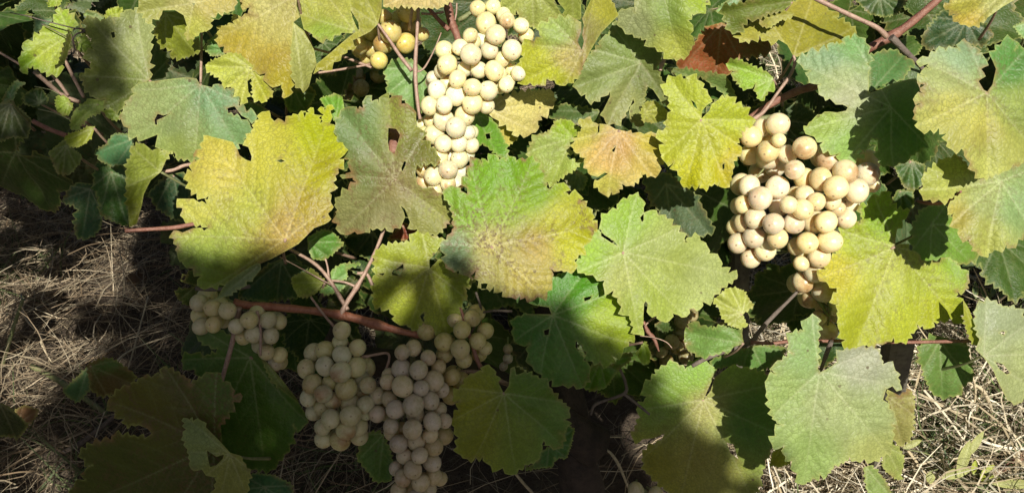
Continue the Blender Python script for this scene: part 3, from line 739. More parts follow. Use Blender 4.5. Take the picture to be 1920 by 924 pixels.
leaf('~ A1 800,-260 ^ 800,40 830,80 855,140 880,110 935,85 ~ 940,62 1010,60 1060,90 ^ 1080,150 1075,215 1100,228 A2 200,215 230,190 250,160 290,170 290,100 335,75 400,70 430,40 440,0 ~ 440,-260', 'A2 190,20', [('A1 900,40', (176, 180, 98)), ('A2 190,180', (188, 190, 92)), ('A2 300,40', (190, 178, 98)), ('A2 100,30', (184, 180, 112))], -3.5, (0, 12), .2, .8, (), .2, 'dusty yellow leaf cut by the top edge, left of the pale leaf')
leaf('A2 0,70 130,65 160,110 150,220 230,240 230,300 180,320 130,335 90,330 60,330 70,290 0,260 -20,210 -30,180 0,120', 'A2 30,80', [('A2 30,180', (156, 166, 60)), ('A2 150,280', (140, 150, 56))], 1, (-25, 20), .2, 1.2, (), .1, under=True, quilt=2.4)
leaf('~ A2 460,-260 ^ 460,10 520,40 550,95 470,100 410,120 430,140 370,150 330,190 330,250 370,270 400,310 470,330 480,360 540,380 550,415 610,425 625,490 680,500 705,480 715,570 740,560 770,470 ~ 765,400 760,260 770,130 810,100 790,40 780,-260', 'A2 790,-30', [('A2 620,60', (206, 200, 130)), ('A2 450,110', (200, 192, 108)), ('A2 680,180', (196, 188, 110)), ('A2 450,240', (184, 166, 66)), ('A2 650,330', (180, 160, 66)), ('A2 720,450', (186, 174, 58))], -2.5, (-8, 4), .15, .8, (), .4, 'straw-yellow leaf with an ochre lower half, touching the top edge', quilt=1.7)
leaf('A2 265,400 270,370 330,340 400,305 470,320 560,400 640,480 640,520 650,545 605,590 540,570 ~ 530,450 505,470 ^ 510,530 490,600 450,600 410,550 430,500 360,505 360,460 310,430', 'A2 520,390', [('A2 400,390', (188, 196, 88)), ('A2 590,520', (190, 194, 72)), ('A2 460,540', (192, 196, 94))], -.8, (5, 5), .15)
leaf('A2 250,280 290,230 330,200 400,280 370,320 300,325', 'A2 390,290', (120, 164, 88), 1, stalk=False)
leaf('~ A2 770,130 830,180 870,250 890,290 905,370 880,420 ^ 860,500 810,510 780,480 765,420 ~ 760,260', 'A2 775,140', (168, 172, 96), -3.2, (15, 5), .1, .8, (), .1, under=True, stalk=False, quilt=2)
leaf('~ A2 790,-260 790,30 810,90 830,170 ^ 880,200 900,225 960,225 1050,190 1110,195 1145,180 ~ 1110,100 1100,-260', 'A2 1120,180', [('A2 850,60', (176, 180, 84)), ('A2 1000,60', (182, 182, 92)), ('A2 950,180', (152, 178, 72))], -1.2, (0, -10), .3, 1.5, (), .3)
leaf('~ A2 1090,-260 1100,60 1145,130 1150,170 1060,240 980,310 905,370 885,430 ^ A3 0,405 80,360 160,290 ~ 190,235 290,185 335,140 355,60 365,-260', 'A3 335,145', [('A3 250,60', (162, 164, 72)), ('A3 60,320', (172, 168, 66))], .2, (20, -10), .1, 1, (), .15, under=True, quilt=1.8)
leaf('~ A3 360,-260 ^ 365,40 430,40 470,30 530,40 600,45 660,45 700,45 720,25 770,0 ~ 770,-260', 'A3 560,-40', (206, 186, 122), -4, (0, 10), .1)
leaf('A3 365,410 400,370 440,345 540,350 640,440 680,460 610,540 580,600 570,670 540,640 490,580 430,560 385,530 395,470', 'A3 560,400', (134, 172, 98), 4, (8, 8), .1)
leaf('A1 335,45 360,60 400,80 430,110 430,160 410,190 390,230 370,260 350,370 360,410 300,430 220,400 190,380 160,395 130,425 115,390 120,320 140,300 130,250 190,240 230,200 240,170 310,130 330,80', 'A1 400,200', [('A1 250,300', (170, 184, 74)), ('A1 380,120', (160, 186, 66)), ('A1 140,380', (150, 188, 60))], 1.5, (10, 5), .2)
leaf('~ A1 400,170 415,220 390,320 370,370 ^ 320,400 345,350 370,270', 'A1 405,175', (116, 124, 50), .5, (55, 0), .05, .5, stalk=False)
leaf('A1 440,230 490,195 510,230 550,265 545,290 500,300 480,305 440,280', 'A1 450,240', (158, 186, 76), 2.5)
leaf('A1 320,590 330,555 380,560 420,610 400,660 370,670 330,640', 'A1 400,600', (166, 192, 76), 3)
leaf('A1 410,690 430,640 480,600 520,570 610,580 600,630 560,660 520,670 490,700 450,750 410,750', 'A1 560,600', (168, 192, 98), 2.5)
leaf('A1 370,800 410,770 460,760 510,730 550,730 530,790 490,830 450,850 400,845', 'A1 540,740', (178, 190, 70), 2)
leaf('A1 600,640 650,630 700,650 700,680 660,695 620,680', 'A1 690,660', (162, 190, 80), 3, stalk=False)
leaf('A1 550,870 620,830 650,780 700,770 780,790 770,850 750,920 B1 730,90 640,90 580,70', 'A1 780,800', (88, 136, 88), 3)
leaf('A1 750,860 ~ 800,830 830,830 880,870 ^ 900,860 1000,890 B1 985,10 ~ 960,60 930,130 870,180 830,260 820,320 790,430 745,450 ^ 740,330 730,200 735,80 765,30', 'B1 925,130', [('B1 870,60', (158, 170, 78)), ('B1 780,200', (128, 140, 56)), ('B1 780,380', (140, 148, 52))], .8, (-10, 0), .1, .8, (), .1, 'narrow olive leaf folded lengthwise, seen edge-on', fold=[('B1 925,130', 'B1 800,440', -.9)], quilt=1.8, under=True)
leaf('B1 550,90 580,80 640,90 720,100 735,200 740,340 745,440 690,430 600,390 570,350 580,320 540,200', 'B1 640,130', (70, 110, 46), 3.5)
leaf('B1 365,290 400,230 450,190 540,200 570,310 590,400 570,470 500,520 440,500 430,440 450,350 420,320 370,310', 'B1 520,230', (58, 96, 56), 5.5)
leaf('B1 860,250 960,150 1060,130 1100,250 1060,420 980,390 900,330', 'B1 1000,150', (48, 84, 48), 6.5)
leaf('A1 -20,600 60,590 180,690 160,800 80,790 -20,820', 'A1 60,600', (76, 90, 50), 4)  # this leaf and the next coloured darker to stand in for shade
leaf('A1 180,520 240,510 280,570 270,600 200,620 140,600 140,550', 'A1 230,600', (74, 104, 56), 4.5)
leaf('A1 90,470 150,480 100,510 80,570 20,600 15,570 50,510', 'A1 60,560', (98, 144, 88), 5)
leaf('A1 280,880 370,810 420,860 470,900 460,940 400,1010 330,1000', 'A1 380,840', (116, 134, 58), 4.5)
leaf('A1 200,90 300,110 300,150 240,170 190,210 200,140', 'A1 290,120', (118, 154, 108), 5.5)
leaf('A1 275,30 290,-20 360,-20 345,30 300,40', 'A1 320,-10', (146, 172, 50), 2)
leaf('A1 605,100 620,60 670,40 710,55 700,100 660,140 620,115', 'A1 660,120', (176, 192, 72), 3.5)
leaf('A1 485,90 500,60 560,70 605,100 590,125 540,110', 'A1 590,110', (124, 160, 96), 4.5, stalk=False)
leaf('C5 255,275 300,240 310,190 350,215 420,235 470,215 540,220 590,260 600,320 540,340 440,380 350,395 270,350 290,320', 'C5 598,320', (126, 164, 82), 3)
leaf('C5 425,70 470,30 510,0 560,0 600,20 655,100 590,150 620,220 570,230 520,215 470,160 455,110', 'C5 590,150', (184, 192, 96), 2, (5, 5), .2, 1, (), .2, 'small lemon-green leaf alone in the gap under the pale leaf')
leaf('P7 465,400 500,355 520,400 515,435 490,440', 'P7 490,360', (158, 192, 56), 3)
leaf('C5 600,350 660,330 830,340 830,400 760,440 700,480 620,460 560,440 400,470 420,410', 'C5 640,320', (100, 140, 70), 9)
leaf('C5 640,190 650,80 760,50 820,90 800,150 700,190', 'C5 800,100', (112, 158, 124), 26)
leaf('C5 870,120 930,60 1000,100 990,200 900,240 850,200', 'C5 930,70', (112, 160, 92), 28)
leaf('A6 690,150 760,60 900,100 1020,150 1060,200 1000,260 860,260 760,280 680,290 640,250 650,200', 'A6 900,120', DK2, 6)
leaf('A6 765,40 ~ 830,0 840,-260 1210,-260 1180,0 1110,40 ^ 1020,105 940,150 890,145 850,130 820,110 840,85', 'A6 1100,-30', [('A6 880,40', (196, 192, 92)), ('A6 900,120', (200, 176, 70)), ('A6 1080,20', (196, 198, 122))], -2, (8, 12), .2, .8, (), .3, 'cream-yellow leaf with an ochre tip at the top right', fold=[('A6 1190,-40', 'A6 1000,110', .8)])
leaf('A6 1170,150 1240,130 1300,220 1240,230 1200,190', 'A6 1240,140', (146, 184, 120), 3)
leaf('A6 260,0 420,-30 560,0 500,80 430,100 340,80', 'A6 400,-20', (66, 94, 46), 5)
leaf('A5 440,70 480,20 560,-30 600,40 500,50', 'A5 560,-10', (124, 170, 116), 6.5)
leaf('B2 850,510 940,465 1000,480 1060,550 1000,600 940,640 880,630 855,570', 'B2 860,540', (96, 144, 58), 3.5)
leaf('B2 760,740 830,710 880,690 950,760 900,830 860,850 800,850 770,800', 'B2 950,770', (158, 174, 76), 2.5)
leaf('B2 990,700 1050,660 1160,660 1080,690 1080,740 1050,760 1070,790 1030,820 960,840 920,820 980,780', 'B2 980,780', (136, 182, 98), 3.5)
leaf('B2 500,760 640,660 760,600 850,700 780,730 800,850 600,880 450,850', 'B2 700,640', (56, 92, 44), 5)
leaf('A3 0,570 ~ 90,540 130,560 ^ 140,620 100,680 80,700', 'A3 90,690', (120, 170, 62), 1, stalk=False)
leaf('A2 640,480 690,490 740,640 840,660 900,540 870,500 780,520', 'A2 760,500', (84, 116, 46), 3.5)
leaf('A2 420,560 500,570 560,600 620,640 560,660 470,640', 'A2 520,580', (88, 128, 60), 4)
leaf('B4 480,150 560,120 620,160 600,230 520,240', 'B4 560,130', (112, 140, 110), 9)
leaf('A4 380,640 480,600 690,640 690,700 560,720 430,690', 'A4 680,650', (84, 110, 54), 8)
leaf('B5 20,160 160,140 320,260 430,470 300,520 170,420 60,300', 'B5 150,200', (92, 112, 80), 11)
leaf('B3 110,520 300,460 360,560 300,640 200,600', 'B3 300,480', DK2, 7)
leaf('B3 390,520 480,420 560,460 540,530', 'B3 480,440', (140, 60, 40), 9)
# ------------------------------------------------------------------ deep inner leaves: dark green, tinted darker still so gap shade is painted in
TEMPL = []
for k, (src, J) in enumerate((
        ('C3 850,450 890,430 940,420 950,385 990,395 1015,440 ~ 1030,480 1060,545 1090,500 ^ 1100,400 1140,395 1180,420 C4 200,195 270,230 340,260 400,310 450,380 500,420 515,450 490,500 505,545 460,580 455,665 400,650 370,620 350,690 320,745 260,760 180,820 130,780 60,765 15,715 C3 850,924 810,900 775,740 770,680 810,590 770,560 830,490', 'C3 1062,545'),
        ('A5 150,480 205,445 280,470 290,435 330,460 395,545 ~ 385,610 355,685 400,640 415,600 ^ 455,575 520,560 595,620 655,720 585,760 560,830 590,880 B5 535,120 495,225 460,185 365,225 345,205 245,215 240,165 195,75 125,30 A5 140,830 95,770 170,740 155,690 180,640 165,560 130,520', 'A5 355,690'),
        ('C6 210,85 240,80 252,120 ~ 250,330 258,350 300,330 340,300 ^ 335,240 370,245 430,235 520,235 560,310 620,340 640,400 560,480 620,560 610,660 600,720 520,770 430,770 330,790 300,830 180,885 125,770 90,700 30,690 85,600 15,480 5,440 50,360 40,310 130,260 110,210 130,160', 'C6 258,345'))):
    poly, fl = px(src); Jp = px(J)[0][0][:2]
    me, org = leaf_mesh(poly, fl, Jp, [(Jp[0], Jp[1], (104, 138, 58))], (), (0, 0), .3, 1.2, None, False, 400 + k, grid=6, depth=D0)
    TEMPL.append(me)
KEEP = np.array([(-60, -60), (1980, -60), (1980, 455), (1840, 470), (1700, 520), (1660, 430), (1560, 600), (1400, 500), (1330, 600), (1200, 680), (1000, 700), (900, 640), (560, 640), (350, 550), (320, 420), (150, 320), (-60, 290)])
r = np.random.default_rng(21)
def inner_leaf(P, D, t, s):
    loc = at(P[0], P[1], D)
    if loc.z < .1: return
    o = bpy.data.objects.new('leaf', TEMPL[int(r.integers(3))]); COL.objects.link(o)
    rot = Quaternion(FWD, r.uniform(-1.5, 1.5)) @ Quaternion(RIGHT, r.uniform(-.9, .7)) @ Quaternion(UP, r.uniform(-.9, .9))
    o.matrix_basis = Matrix.LocRotScale(loc, rot, Vector((1, 1, 1)) * s)
    set_parent(o, vine)
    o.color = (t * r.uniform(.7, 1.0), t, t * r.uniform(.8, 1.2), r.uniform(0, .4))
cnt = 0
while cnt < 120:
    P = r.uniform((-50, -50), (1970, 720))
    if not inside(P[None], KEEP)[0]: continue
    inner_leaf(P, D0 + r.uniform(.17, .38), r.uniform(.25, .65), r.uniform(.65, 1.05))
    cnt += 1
# deeper foliage, and the canopy going on above and beside the frame: too hidden to tell leaf from leaf
poly, fl = px('A5 150,480 280,470 290,435 395,545 ~ 385,610 355,685 415,600 ^ 520,560 655,720 560,830 590,880 B5 535,120 495,225 365,225 245,215 195,75 125,30 A5 95,770 155,690 130,520')
LP, lo_ = leaf_mesh(poly, fl, px('A5 355,690')[0][0][:2], [(1300, 250, (104, 138, 58))], (), (0, 0), .2, 1, None, False, 77, grid=14, step=17, depth=D0)
lv = np.empty(len(LP.vertices) * 3, np.float32); LP.vertices.foreach_get('co', lv); lv = lv.reshape(-1, 3)
lt = np.empty(len(LP.polygons) * 3, np.int32); LP.polygons.foreach_get('vertices', lt); lt = lt.reshape(-1, 3)
LQ, lo_ = leaf_mesh(poly, fl, px('A5 355,690')[0][0][:2], [(1300, 250, (104, 138, 58))], (), (0, 0), .2, 1, None, False, 78, grid=40, step=30, depth=D0)
lvq = np.empty(len(LQ.vertices) * 3, np.float32); LQ.vertices.foreach_get('co', lvq); lvq = lvq.reshape(-1, 3)
ltq = np.empty(len(LQ.polygons) * 3, np.int32); LQ.polygons.foreach_get('vertices', ltq); ltq = ltq.reshape(-1, 3)
lve = np.empty(len(LP.vertices), np.float32); LP.attributes['vein'].data.foreach_get('value', lve)
class Mass:
    def __init__(self, coarse=False):
        self.V, self.T, self.C = [], [], []
        self.lv, self.lt = (lvq, ltq) if coarse else (lv, lt)
    def add(self, p, s, t=1.0, lean=.8):
        q = Quaternion(FWD, r.uniform(-3, 3)) @ Quaternion(RIGHT, r.uniform(-lean, lean)) @ Quaternion(UP, r.uniform(-lean, lean))
        self.T.append(self.lt + len(self.lv) * len(self.V)); self.V.append(self.lv @ (np.array(q.to_matrix()) * s).T + np.array(p))
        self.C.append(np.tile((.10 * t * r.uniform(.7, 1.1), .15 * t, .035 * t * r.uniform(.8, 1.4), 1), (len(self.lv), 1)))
    def build(self, name, parent):
        me = mesh_np(name, np.concatenate(self.V) - np.array(parent.location), np.concatenate(self.T))
        me.color_attributes.new('Col', 'FLOAT_COLOR', 'POINT').data.foreach_set('color', np.concatenate(self.C).astype(np.float32).ravel())
        if self.lv is lv: me.attributes.new('vein', 'FLOAT', 'POINT').data.foreach_set('value', np.tile(lve, len(self.V)))
        return tag(obj(name, me, M_LEAF, parent.location, parent), kind='stuff')
ms = Mass()
cnt = 0
while cnt < 300:
    P = r.uniform((-150, -150), (2070, 700))
    if P[0] > -60 and P[1] > -60 and P[0] < 1980 and not inside(P[None], KEEP)[0]: continue
    w = at(P[0], P[1], D0 + r.uniform(.32, .75))
    cnt += 1
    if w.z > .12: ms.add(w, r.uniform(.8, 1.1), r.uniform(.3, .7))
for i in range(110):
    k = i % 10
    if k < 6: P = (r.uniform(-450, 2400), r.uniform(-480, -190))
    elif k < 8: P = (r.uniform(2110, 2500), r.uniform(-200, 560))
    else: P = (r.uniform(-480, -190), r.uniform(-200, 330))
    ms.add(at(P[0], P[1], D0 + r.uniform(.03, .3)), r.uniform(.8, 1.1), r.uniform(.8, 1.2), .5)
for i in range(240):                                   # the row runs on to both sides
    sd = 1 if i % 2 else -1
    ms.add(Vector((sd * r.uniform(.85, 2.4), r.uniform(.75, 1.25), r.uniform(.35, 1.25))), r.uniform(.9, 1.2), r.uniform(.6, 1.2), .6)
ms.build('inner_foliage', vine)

# ------------------------------------------------------------------ canes, stalks and tendrils
M_RED = mat_bark('bright_red_cane', (.24, .075, .04), (.36, .15, .08), 120, .45)
def cane(path, rad, dz, mat=None, name='cane', bump=.05, dz2=None, parent=None, seg=10, knots=(), top=False):
    P = [p[:2] for p in px(path)[0]]
    dzs = np.linspace(dz, dz if dz2 is None else dz2, len(P))
    pts = [at(p[0], p[1], D0 + d / 100) for p, d in zip(P, dzs)]
    R = rad if hasattr(rad, '__len__') else [rad, rad]
    me, org = tube_mesh(name, pts, [q * .8 * D0 / F for q in R], seg, bump, knots=knots)
    return obj(name, me, mat or M_CANE, org, parent or vine)

cane('C2 430,85 520,100 700,112 900,132 1020,150 1100,170 1232,202 C3 140,92 300,140 480,190 600,215', [11, 10, 9.5, 9.5, 10.5, 9.5, 9.5, 9.5, 10.5, 8, 8], 1.2, M_RED, knots=((.43, .3), (.82, .35)))
cane('C2 455,110 440,220 400,380 360,520 340,600', [8, 6.5, 6, 5.5, 4], .5, M_STALK, 'side_shoot', dz2=2)
cane('B1 722,470 850,462 1000,452 1120,432 1190,430 1260,400', [4.2, 4.6, 5, 5, 5, 4], -5.0, knots=((.0, .2),), dz2=-2)
cane('B2 205,803 300,808 430,800 520,790', [4.5, 5, 5, 5], 0, M_OLD, 'side_shoot')
cane('P 722,425 704,471 685,510 670,536 649,569 638,592', [4, 4, 4.6, 5.2, 5.5, 7], 1.0, M_STALK, 'side_shoot', knots=((.62, .35),))
cane('B2 720,560 880,650 970,740 1050,870 1085,925', [3.5, 4, 4.5, 5, 5], 2.2, M_STALK, 'side_shoot', dz2=1)
cane('B2 970,755 1060,765 1132,792', [3, 3, 3.4], 1.6, M_STALK, 'tendril')
cane('B2 955,630 968,680 975,740', [2, 2.4, 3], 1.8, M_STALK, 'tendril')
cane('B2 690,620 820,690 985,780', [1.2, 1.5, 2], 1.4, M_STALK, 'tendril')
cane('B3 215,715 270,720 305,790', [4, 4.2, 4.2], 1.6, M_STALK, 'side_shoot')
cane('C2 870,50 960,170 1060,280 1130,380 1180,395 1232,385 C3 390,315 395,370 340,490', [3, 3, 3, 3.2, 3.6, 3, 3, 3.2, 2.5], .2, M_STALK, 'tendril', knots=((.53, .5),))
cane('C3 810,50 860,200 900,330 930,400', [4, 4.6, 5.4, 6], .2, M_CANE, 'side_shoot')
cane('C3 780,425 890,420 960,440 1100,500', [5, 5.5, 6, 6], 2.5, M_STALK, 'side_shoot')
cane('C3 900,-40 930,80 870,200', [3, 3, 2.6], 1.5, M_OLD, 'side_shoot')
cane('C3 930,80 1010,68 1110,72', [3, 3, 3], 1.6, M_OLD, 'side_shoot')
cane('C2 560,130 580,240 580,390', [3.5, 3.2, 3], -.2, M_STALK, 'side_shoot')
cane('A3 335,140 400,230 460,320 530,410', [3, 3.8, 4.2, 5], 0, M_STALK, 'side_shoot')
cane('A3 570,10 560,200 550,400 560,560 578,690', [4, 4, 4.6, 4.6, 4], 0, M_STALK, 'side_shoot', knots=((.5, .35),))
cane('A3 550,420 600,395 655,300 700,190', [2.6, 2.2, 1.8, 1.4], .2, M_STALK, 'tendril')
cane('A3 735,20 760,130 785,190 805,250', [11, 10, 9, 8], 3, M_CANE, knots=((.5, .3),))
cane('A3 600,15 680,110 745,175', [4.5, 5, 6], 2, M_CANE, 'side_shoot')
cane('A3 585,80 650,82 715,70', [3, 3, 3], 2.6, M_STALK, 'tendril')
cane('A3 790,20 788,70 780,120', [2, 2, 2], 2.6, M_STALK, 'tendril')
cane('A2 880,280 1060,330 1232,395', [3.4, 3.4, 3.4], 6, M_STALK, 'side_shoot')
cane('A2 890,425 1060,400 1215,372', [3, 3, 3], 6, M_STALK, 'side_shoot')
cane('A2 240,190 238,350 235,480', [3, 3.4, 3], 3.4, M_STALK, 'side_shoot')
cane('A6 20,-10 230,90 380,160 440,215', [5.5, 5.5, 6, 7], -.5, M_STALK, dz2=1)
cane('A6 770,-30 620,100 500,190 340,280 250,340 A5 1040,480 900,530 760,600 650,670 590,700', [8.5, 9.5, 11, 10, 10, 10.5, 10, 9, 8, 8], 2.2, M_CANE, dz2=7, knots=((.25, .35),))
cane('A6 465,215 540,290 625,372 660,420', [9, 7, 6, 5], 1.0, M_OLD, 'side_shoot', dz2=3)
cane('A5 885,320 895,360 870,430 800,530 720,640 655,690', [2.5, 4.2, 4, 3.8, 4.4, 6], 3.0, M_STALK, 'side_shoot')
cane('C5 945,-20 880,50 760,170 680,260 640,310 500,360 380,405 300,450', [4, 4, 5.5, 6, 6.5, 6, 6, 5], 6, M_OLD, dz2=6, knots=((.55, .25),))  # red cane in shade, given the darker wood colour to carry it
cane('C5 640,312 760,318 850,308 C6 120,205 340,200 560,206 800,204 960,200 1010,205', [5, 4, 4, 4, 4, 4, 4.2, 4.6, 4], 3.8, M_CANE, 'side_shoot')
cane('C6 312,205 285,280 262,345', [6, 5, 3.5], 1.5, M_OLD, 'side_shoot', dz2=-3.6)
cane('B6 868,243 800,300 700,312 620,300', [2.2, 4, 4.4, 4], -9, M_CANE, 'side_shoot', dz2=2)
cane('C4 640,472 670,410 830,350 840,290 810,210', [2.4, 4, 4, 4, 3.5], 5, M_OLD, 'side_shoot', knots=((.55, .4),))
cane('C4 830,350 920,420 980,470', [4, 3.4, 3], 5, M_OLD, 'side_shoot')
cane('A1 -20,295 110,370 160,400', [3, 3, 2.6], 4, M_STALK, 'side_shoot')
cane('A1 200,415 320,520 380,560 460,590', [5.5, 5.5, 5, 5], 3.8, M_STALK, 'side_shoot')
cane('A1 300,430 350,490 395,555', [4, 4.2, 4], 3.4, M_STALK, 'side_shoot')
cane('A1 375,350 430,460 485,565', [4, 4.4, 4], 3, M_STALK, 'side_shoot')
cane('A1 190,700 280,745 390,785', [5.5, 6, 6], 4.5, M_CANE)
cane('A1 60,75 160,95 250,120 430,165', [1.2, 1.3, 1.4, 1.6], 0, M_OLD, 'tendril', bump=0, seg=6)
cane('A1 240,140 330,185 385,215', [1.2, 1.2, 1.2], .4, M_OLD, 'tendril', bump=0, seg=6)
cane('A1 420,175 450,165 490,180 440,200 420,235 432,290 415,325', [1.6, 2, 2, 2, 2, 1.8, 1.2], .2, M_OLD, 'tendril', bump=0, seg=6)
cane('A1 200,500 290,520 340,545', [1.4, 1.4, 1.4], 3, M_GREENSTALK, 'tendril', bump=0, seg=6)
cane('A1 220,630 320,655 410,695', [1.4, 1.4, 1.4], 3, M_GREENSTALK, 'tendril', bump=0, seg=6)
cane('B1 925,130 1000,120 1060,95 1115,85', [4, 4.4, 4.2, 4], 2, M_STALK, 'side_shoot')
cane('C5 20,190 45,250 80,290 110,365', [2.5, 6, 5, 2.5], 3.5, M_CANE, 'side_shoot', bump=.1)
cane('C5 30,215 60,185 95,165', [2, 2.5, 2], 3.2, M_STALK, 'tendril')
cane('C5 0,275 80,285 150,310 185,345', [1.2, 1.3, 1.3, 1.2], 2.8, M_STALK, 'tendril', bump=0, seg=6)
cane('A3 405,760 432,780 425,890', [13, 15, 14], 2.5, M_CANE, 'cane', bump=.08)
cane('A4 1075,320 1050,370 1040,410', [4, 6, 4], 4, M_STALK, 'side_shoot', bump=.1)
# the trunk, from the soil into the canopy
tb = vine.location
tm, to = tube_mesh('trunk', [Vector((tb.x, tb.y, -.03)), Vector((tb.x + .01, tb.y + .02, .15)), Vector((tb.x - .02, tb.y + .06, .32)), Vector((tb.x - .05, tb.y + .15, .46)), Vector((tb.x - .06, tb.y + .22, .62))],
                   [.034, .028, .027, .025, .018], 18, .07, 8)
obj('trunk', tm, M_TRUNK, to, vine)
tm, to = tube_mesh('arm', [Vector((tb.x, tb.y + .06, .36)), Vector((tb.x - .14, tb.y + .07, .47)), Vector((tb.x - .30, tb.y + .06, .52)), at(640, 600, D0 + .05)], [.026, .02, .015, .009], 12, .07, 8)
obj('arm', tm, M_TRUNK, to, vine)

# ------------------------------------------------------------------ grapes
bm = bmesh.new()
bmesh.ops.create_icosphere(bm, subdivisions=4, radius=1)
for v in bm.verts:
    c = v.co.normalized()
    d = math.acos(max(-1, min(1, c.z)))
    k = 1 - .012 * math.exp(-(d / .12) ** 2)              # dimple at the scar
    k *= 1 + .012 * math.sin(c.x * 3 + 1) + .012 * math.sin(c.y * 4 + c.z * 2)
    v.co = Vector((c.x, c.y, c.z * 1.03)) * k
G_ME = bpy.data.meshes.new('grape'); bm.to_mesh(G_ME); bm.free()
for p in G_ME.polygons: p.use_smooth = True
G_ME.materials.append(M_GRAPE)

def bunch(label, spots, dz, color, brown=.15, browns=(), fill=0, group='bunches of pale grapes on the vine', jit=.08, depth_k=1.0, stem_to=None, tail=0.0):
    G = [g for g in px(spots)[0]]
    P = np.array([g[:2] for g in G]); Rp = np.array([g[2] for g in G])
    D = D0 + dz / 100
    m = D / F
    c0 = P.mean(0)
    rootp = P[np.argmin(P[:, 1])]
    root = empty('grape_bunch', at(rootp[0], rootp[1] - 8, D + .012))
    tag(root, label, 'grapes', group)
    r = np.random.default_rng(int(abs(c0[0]) * 7 + c0[1]))
    # half-width of the bunch at each grape's height sets how far it bulges to the front
    X = []
    for i, p in enumerate(P):
        near = P[np.abs(P[:, 1] - p[1]) < 45]
        cx = (near[:, 0].min() + near[:, 0].max()) / 2; hw = (near[:, 0].max() - near[:, 0].min()) / 2 + 12
        q = min(1, abs(p[0] - cx) / hw)
        X.append(-hw * depth_k * math.sqrt(max(0, 1 - q * q)) * m + tail * max(0, p[1] - 440))
    placed = []
    allg = [(p, rp, D + x, True) for p, rp, x in zip(P, Rp, X)]
    for i, (p, rp, d, vis) in enumerate(allg):
        R = rp * m * 1.06
        if len(placed):
            for _ in range(60):
                w = np.array(at(p[0], p[1], d))
                hit = [1 for (w2, R2) in placed if np.linalg.norm(w - w2) < (R + R2) * .9]
                if not hit: break
                d += .0018
        w = at(p[0], p[1], d)
        R *= d / D
        placed.append((np.array(w), R))
        o = bpy.data.objects.new('grape', G_ME); COL.objects.link(o)
        ax = (-FWD + RIGHT * r.uniform(-1, 1) + UP * r.uniform(-1.2, .4)).normalized()
        o.matrix_basis = Matrix.LocRotScale(w, ax.to_track_quat('Z', 'Y'), Vector((R * r.uniform(.93, 1.05), R * r.uniform(.93, 1.05), R * r.uniform(.97, 1.07))))
        set_parent(o, root)
        t = r.uniform(.80, 1.1)
        h = r.uniform(-.11, .11)
        b = .7 if i in browns else max(0, r.normal(brown, .15))
        o.color = (min(1, color[0] * t * (1 + h * .3)), color[1] * t, color[2] * t * (1 - h * 2), min(1, b))
    # grapes at the back of the bunch, and the stalk with a short stem to every berry
    axis = np.array([at(rootp[0], rootp[1] - 10, D + .012)] + [at(*P[np.abs(P[:, 1] - y) < 50].mean(0), D + .012) for y in np.linspace(P[:, 1].min() + 25, P[:, 1].max() - 10, 4)])
    if stem_to is not None:
        q = px(stem_to)[0][0]
        axis = np.concatenate([[np.array(at(q[0], q[1], D + .02))], axis])
    tm, to = tube_mesh('bunch_stalk', axis, [.0028] * (len(axis) - 1) + [.0015], 8, .05)
    obj('bunch_stalk', tm, M_GREENSTALK, to, root)
    V, T = [], []
    for w, R in placed:
        a = axis[np.argmin(np.linalg.norm(axis - w, axis=1))] + np.array((0, 0, .01))
        d_ = w - a; u_ = np.cross(d_, (0, 0, 1)); u_ = u_ / (np.linalg.norm(u_) + 1e-6); v_ = np.cross(u_, d_); v_ = v_ / (np.linalg.norm(v_) + 1e-6)
        b0 = len(V)
        for s in (0, 1):
            for k in range(5):
                an = k * 1.2566
                V.append(a + d_ * s * .9 + (u_ * math.cos(an) + v_ * math.sin(an)) * .0011)
        for k in range(5): T.append((b0 + k, b0 + (k + 1) % 5, b0 + 5 + (k + 1) % 5, b0 + 5 + k))
    so = obj('berry_stems', mesh_np('berry_stems', np.array(V) - np.array(root.location), T), M_GREENSTALK, root.location, root)
    tag(so, kind='stuff')
    for k in range(fill):
        i = r.integers(len(placed)); w, R = placed[i]
        o = bpy.data.objects.new('grape', G_ME); COL.objects.link(o)
        w2 = Vector(w) + FWD * R * 2.1 + RIGHT * r.uniform(-.5, .5) * R + UP * r.uniform(-.4, .4) * R
        o.matrix_basis = Matrix.LocRotScale(w2, Quaternion(FWD, r.uniform(0, 6)), Vector((R, R, R)))
        set_parent(o, root)
        o.color = (color[0] * .9, color[1] * .9, color[2] * .85, .2)
    return root

CREAM = (.74, .69, .47)
bunch('long sunlit bunch of creamy white grapes hanging at the upper middle',
      'A3 1015,202,55 958,135,60 735,372,56 870,315,58 1005,410,55 978,293,50 917,405,47 795,458,50 880,505,50 972,523,52 675,520,54 785,552,57 882,600,57 718,605,47 785,735,58 632,612,50 715,695,60 660,778,58 712,830,48 800,830,50 835,670,57 1108,290,55 717,290,50 810,275,48 835,400,44 1050,345,42 868,205,42 935,232,42 960,610,45 640,700,40 855,765,42 875,840,44 1075,490,44 1040,500,40 1145,425,42 700,410,42 1100,400,38 735,480,42 610,770,42 595,720,40 650,450,36 1090,470,36 B3 740,118,53 655,155,52 680,40,56 805,55,50 600,115,47 600,185,47 740,200,45 665,228,42 790,195,42 810,130,38 850,30,42 755,40,50 A3 820,900,46 740,900,50 A3 1080,120,46 1160,150,46 1190,210,46 1060,90,44 910,50,44 1000,40,46',
      1.2, (.87, .86, .66), .05, (47, 46, 48, 53, 54, 55, 56), 14, stem_to='A3 800,120')
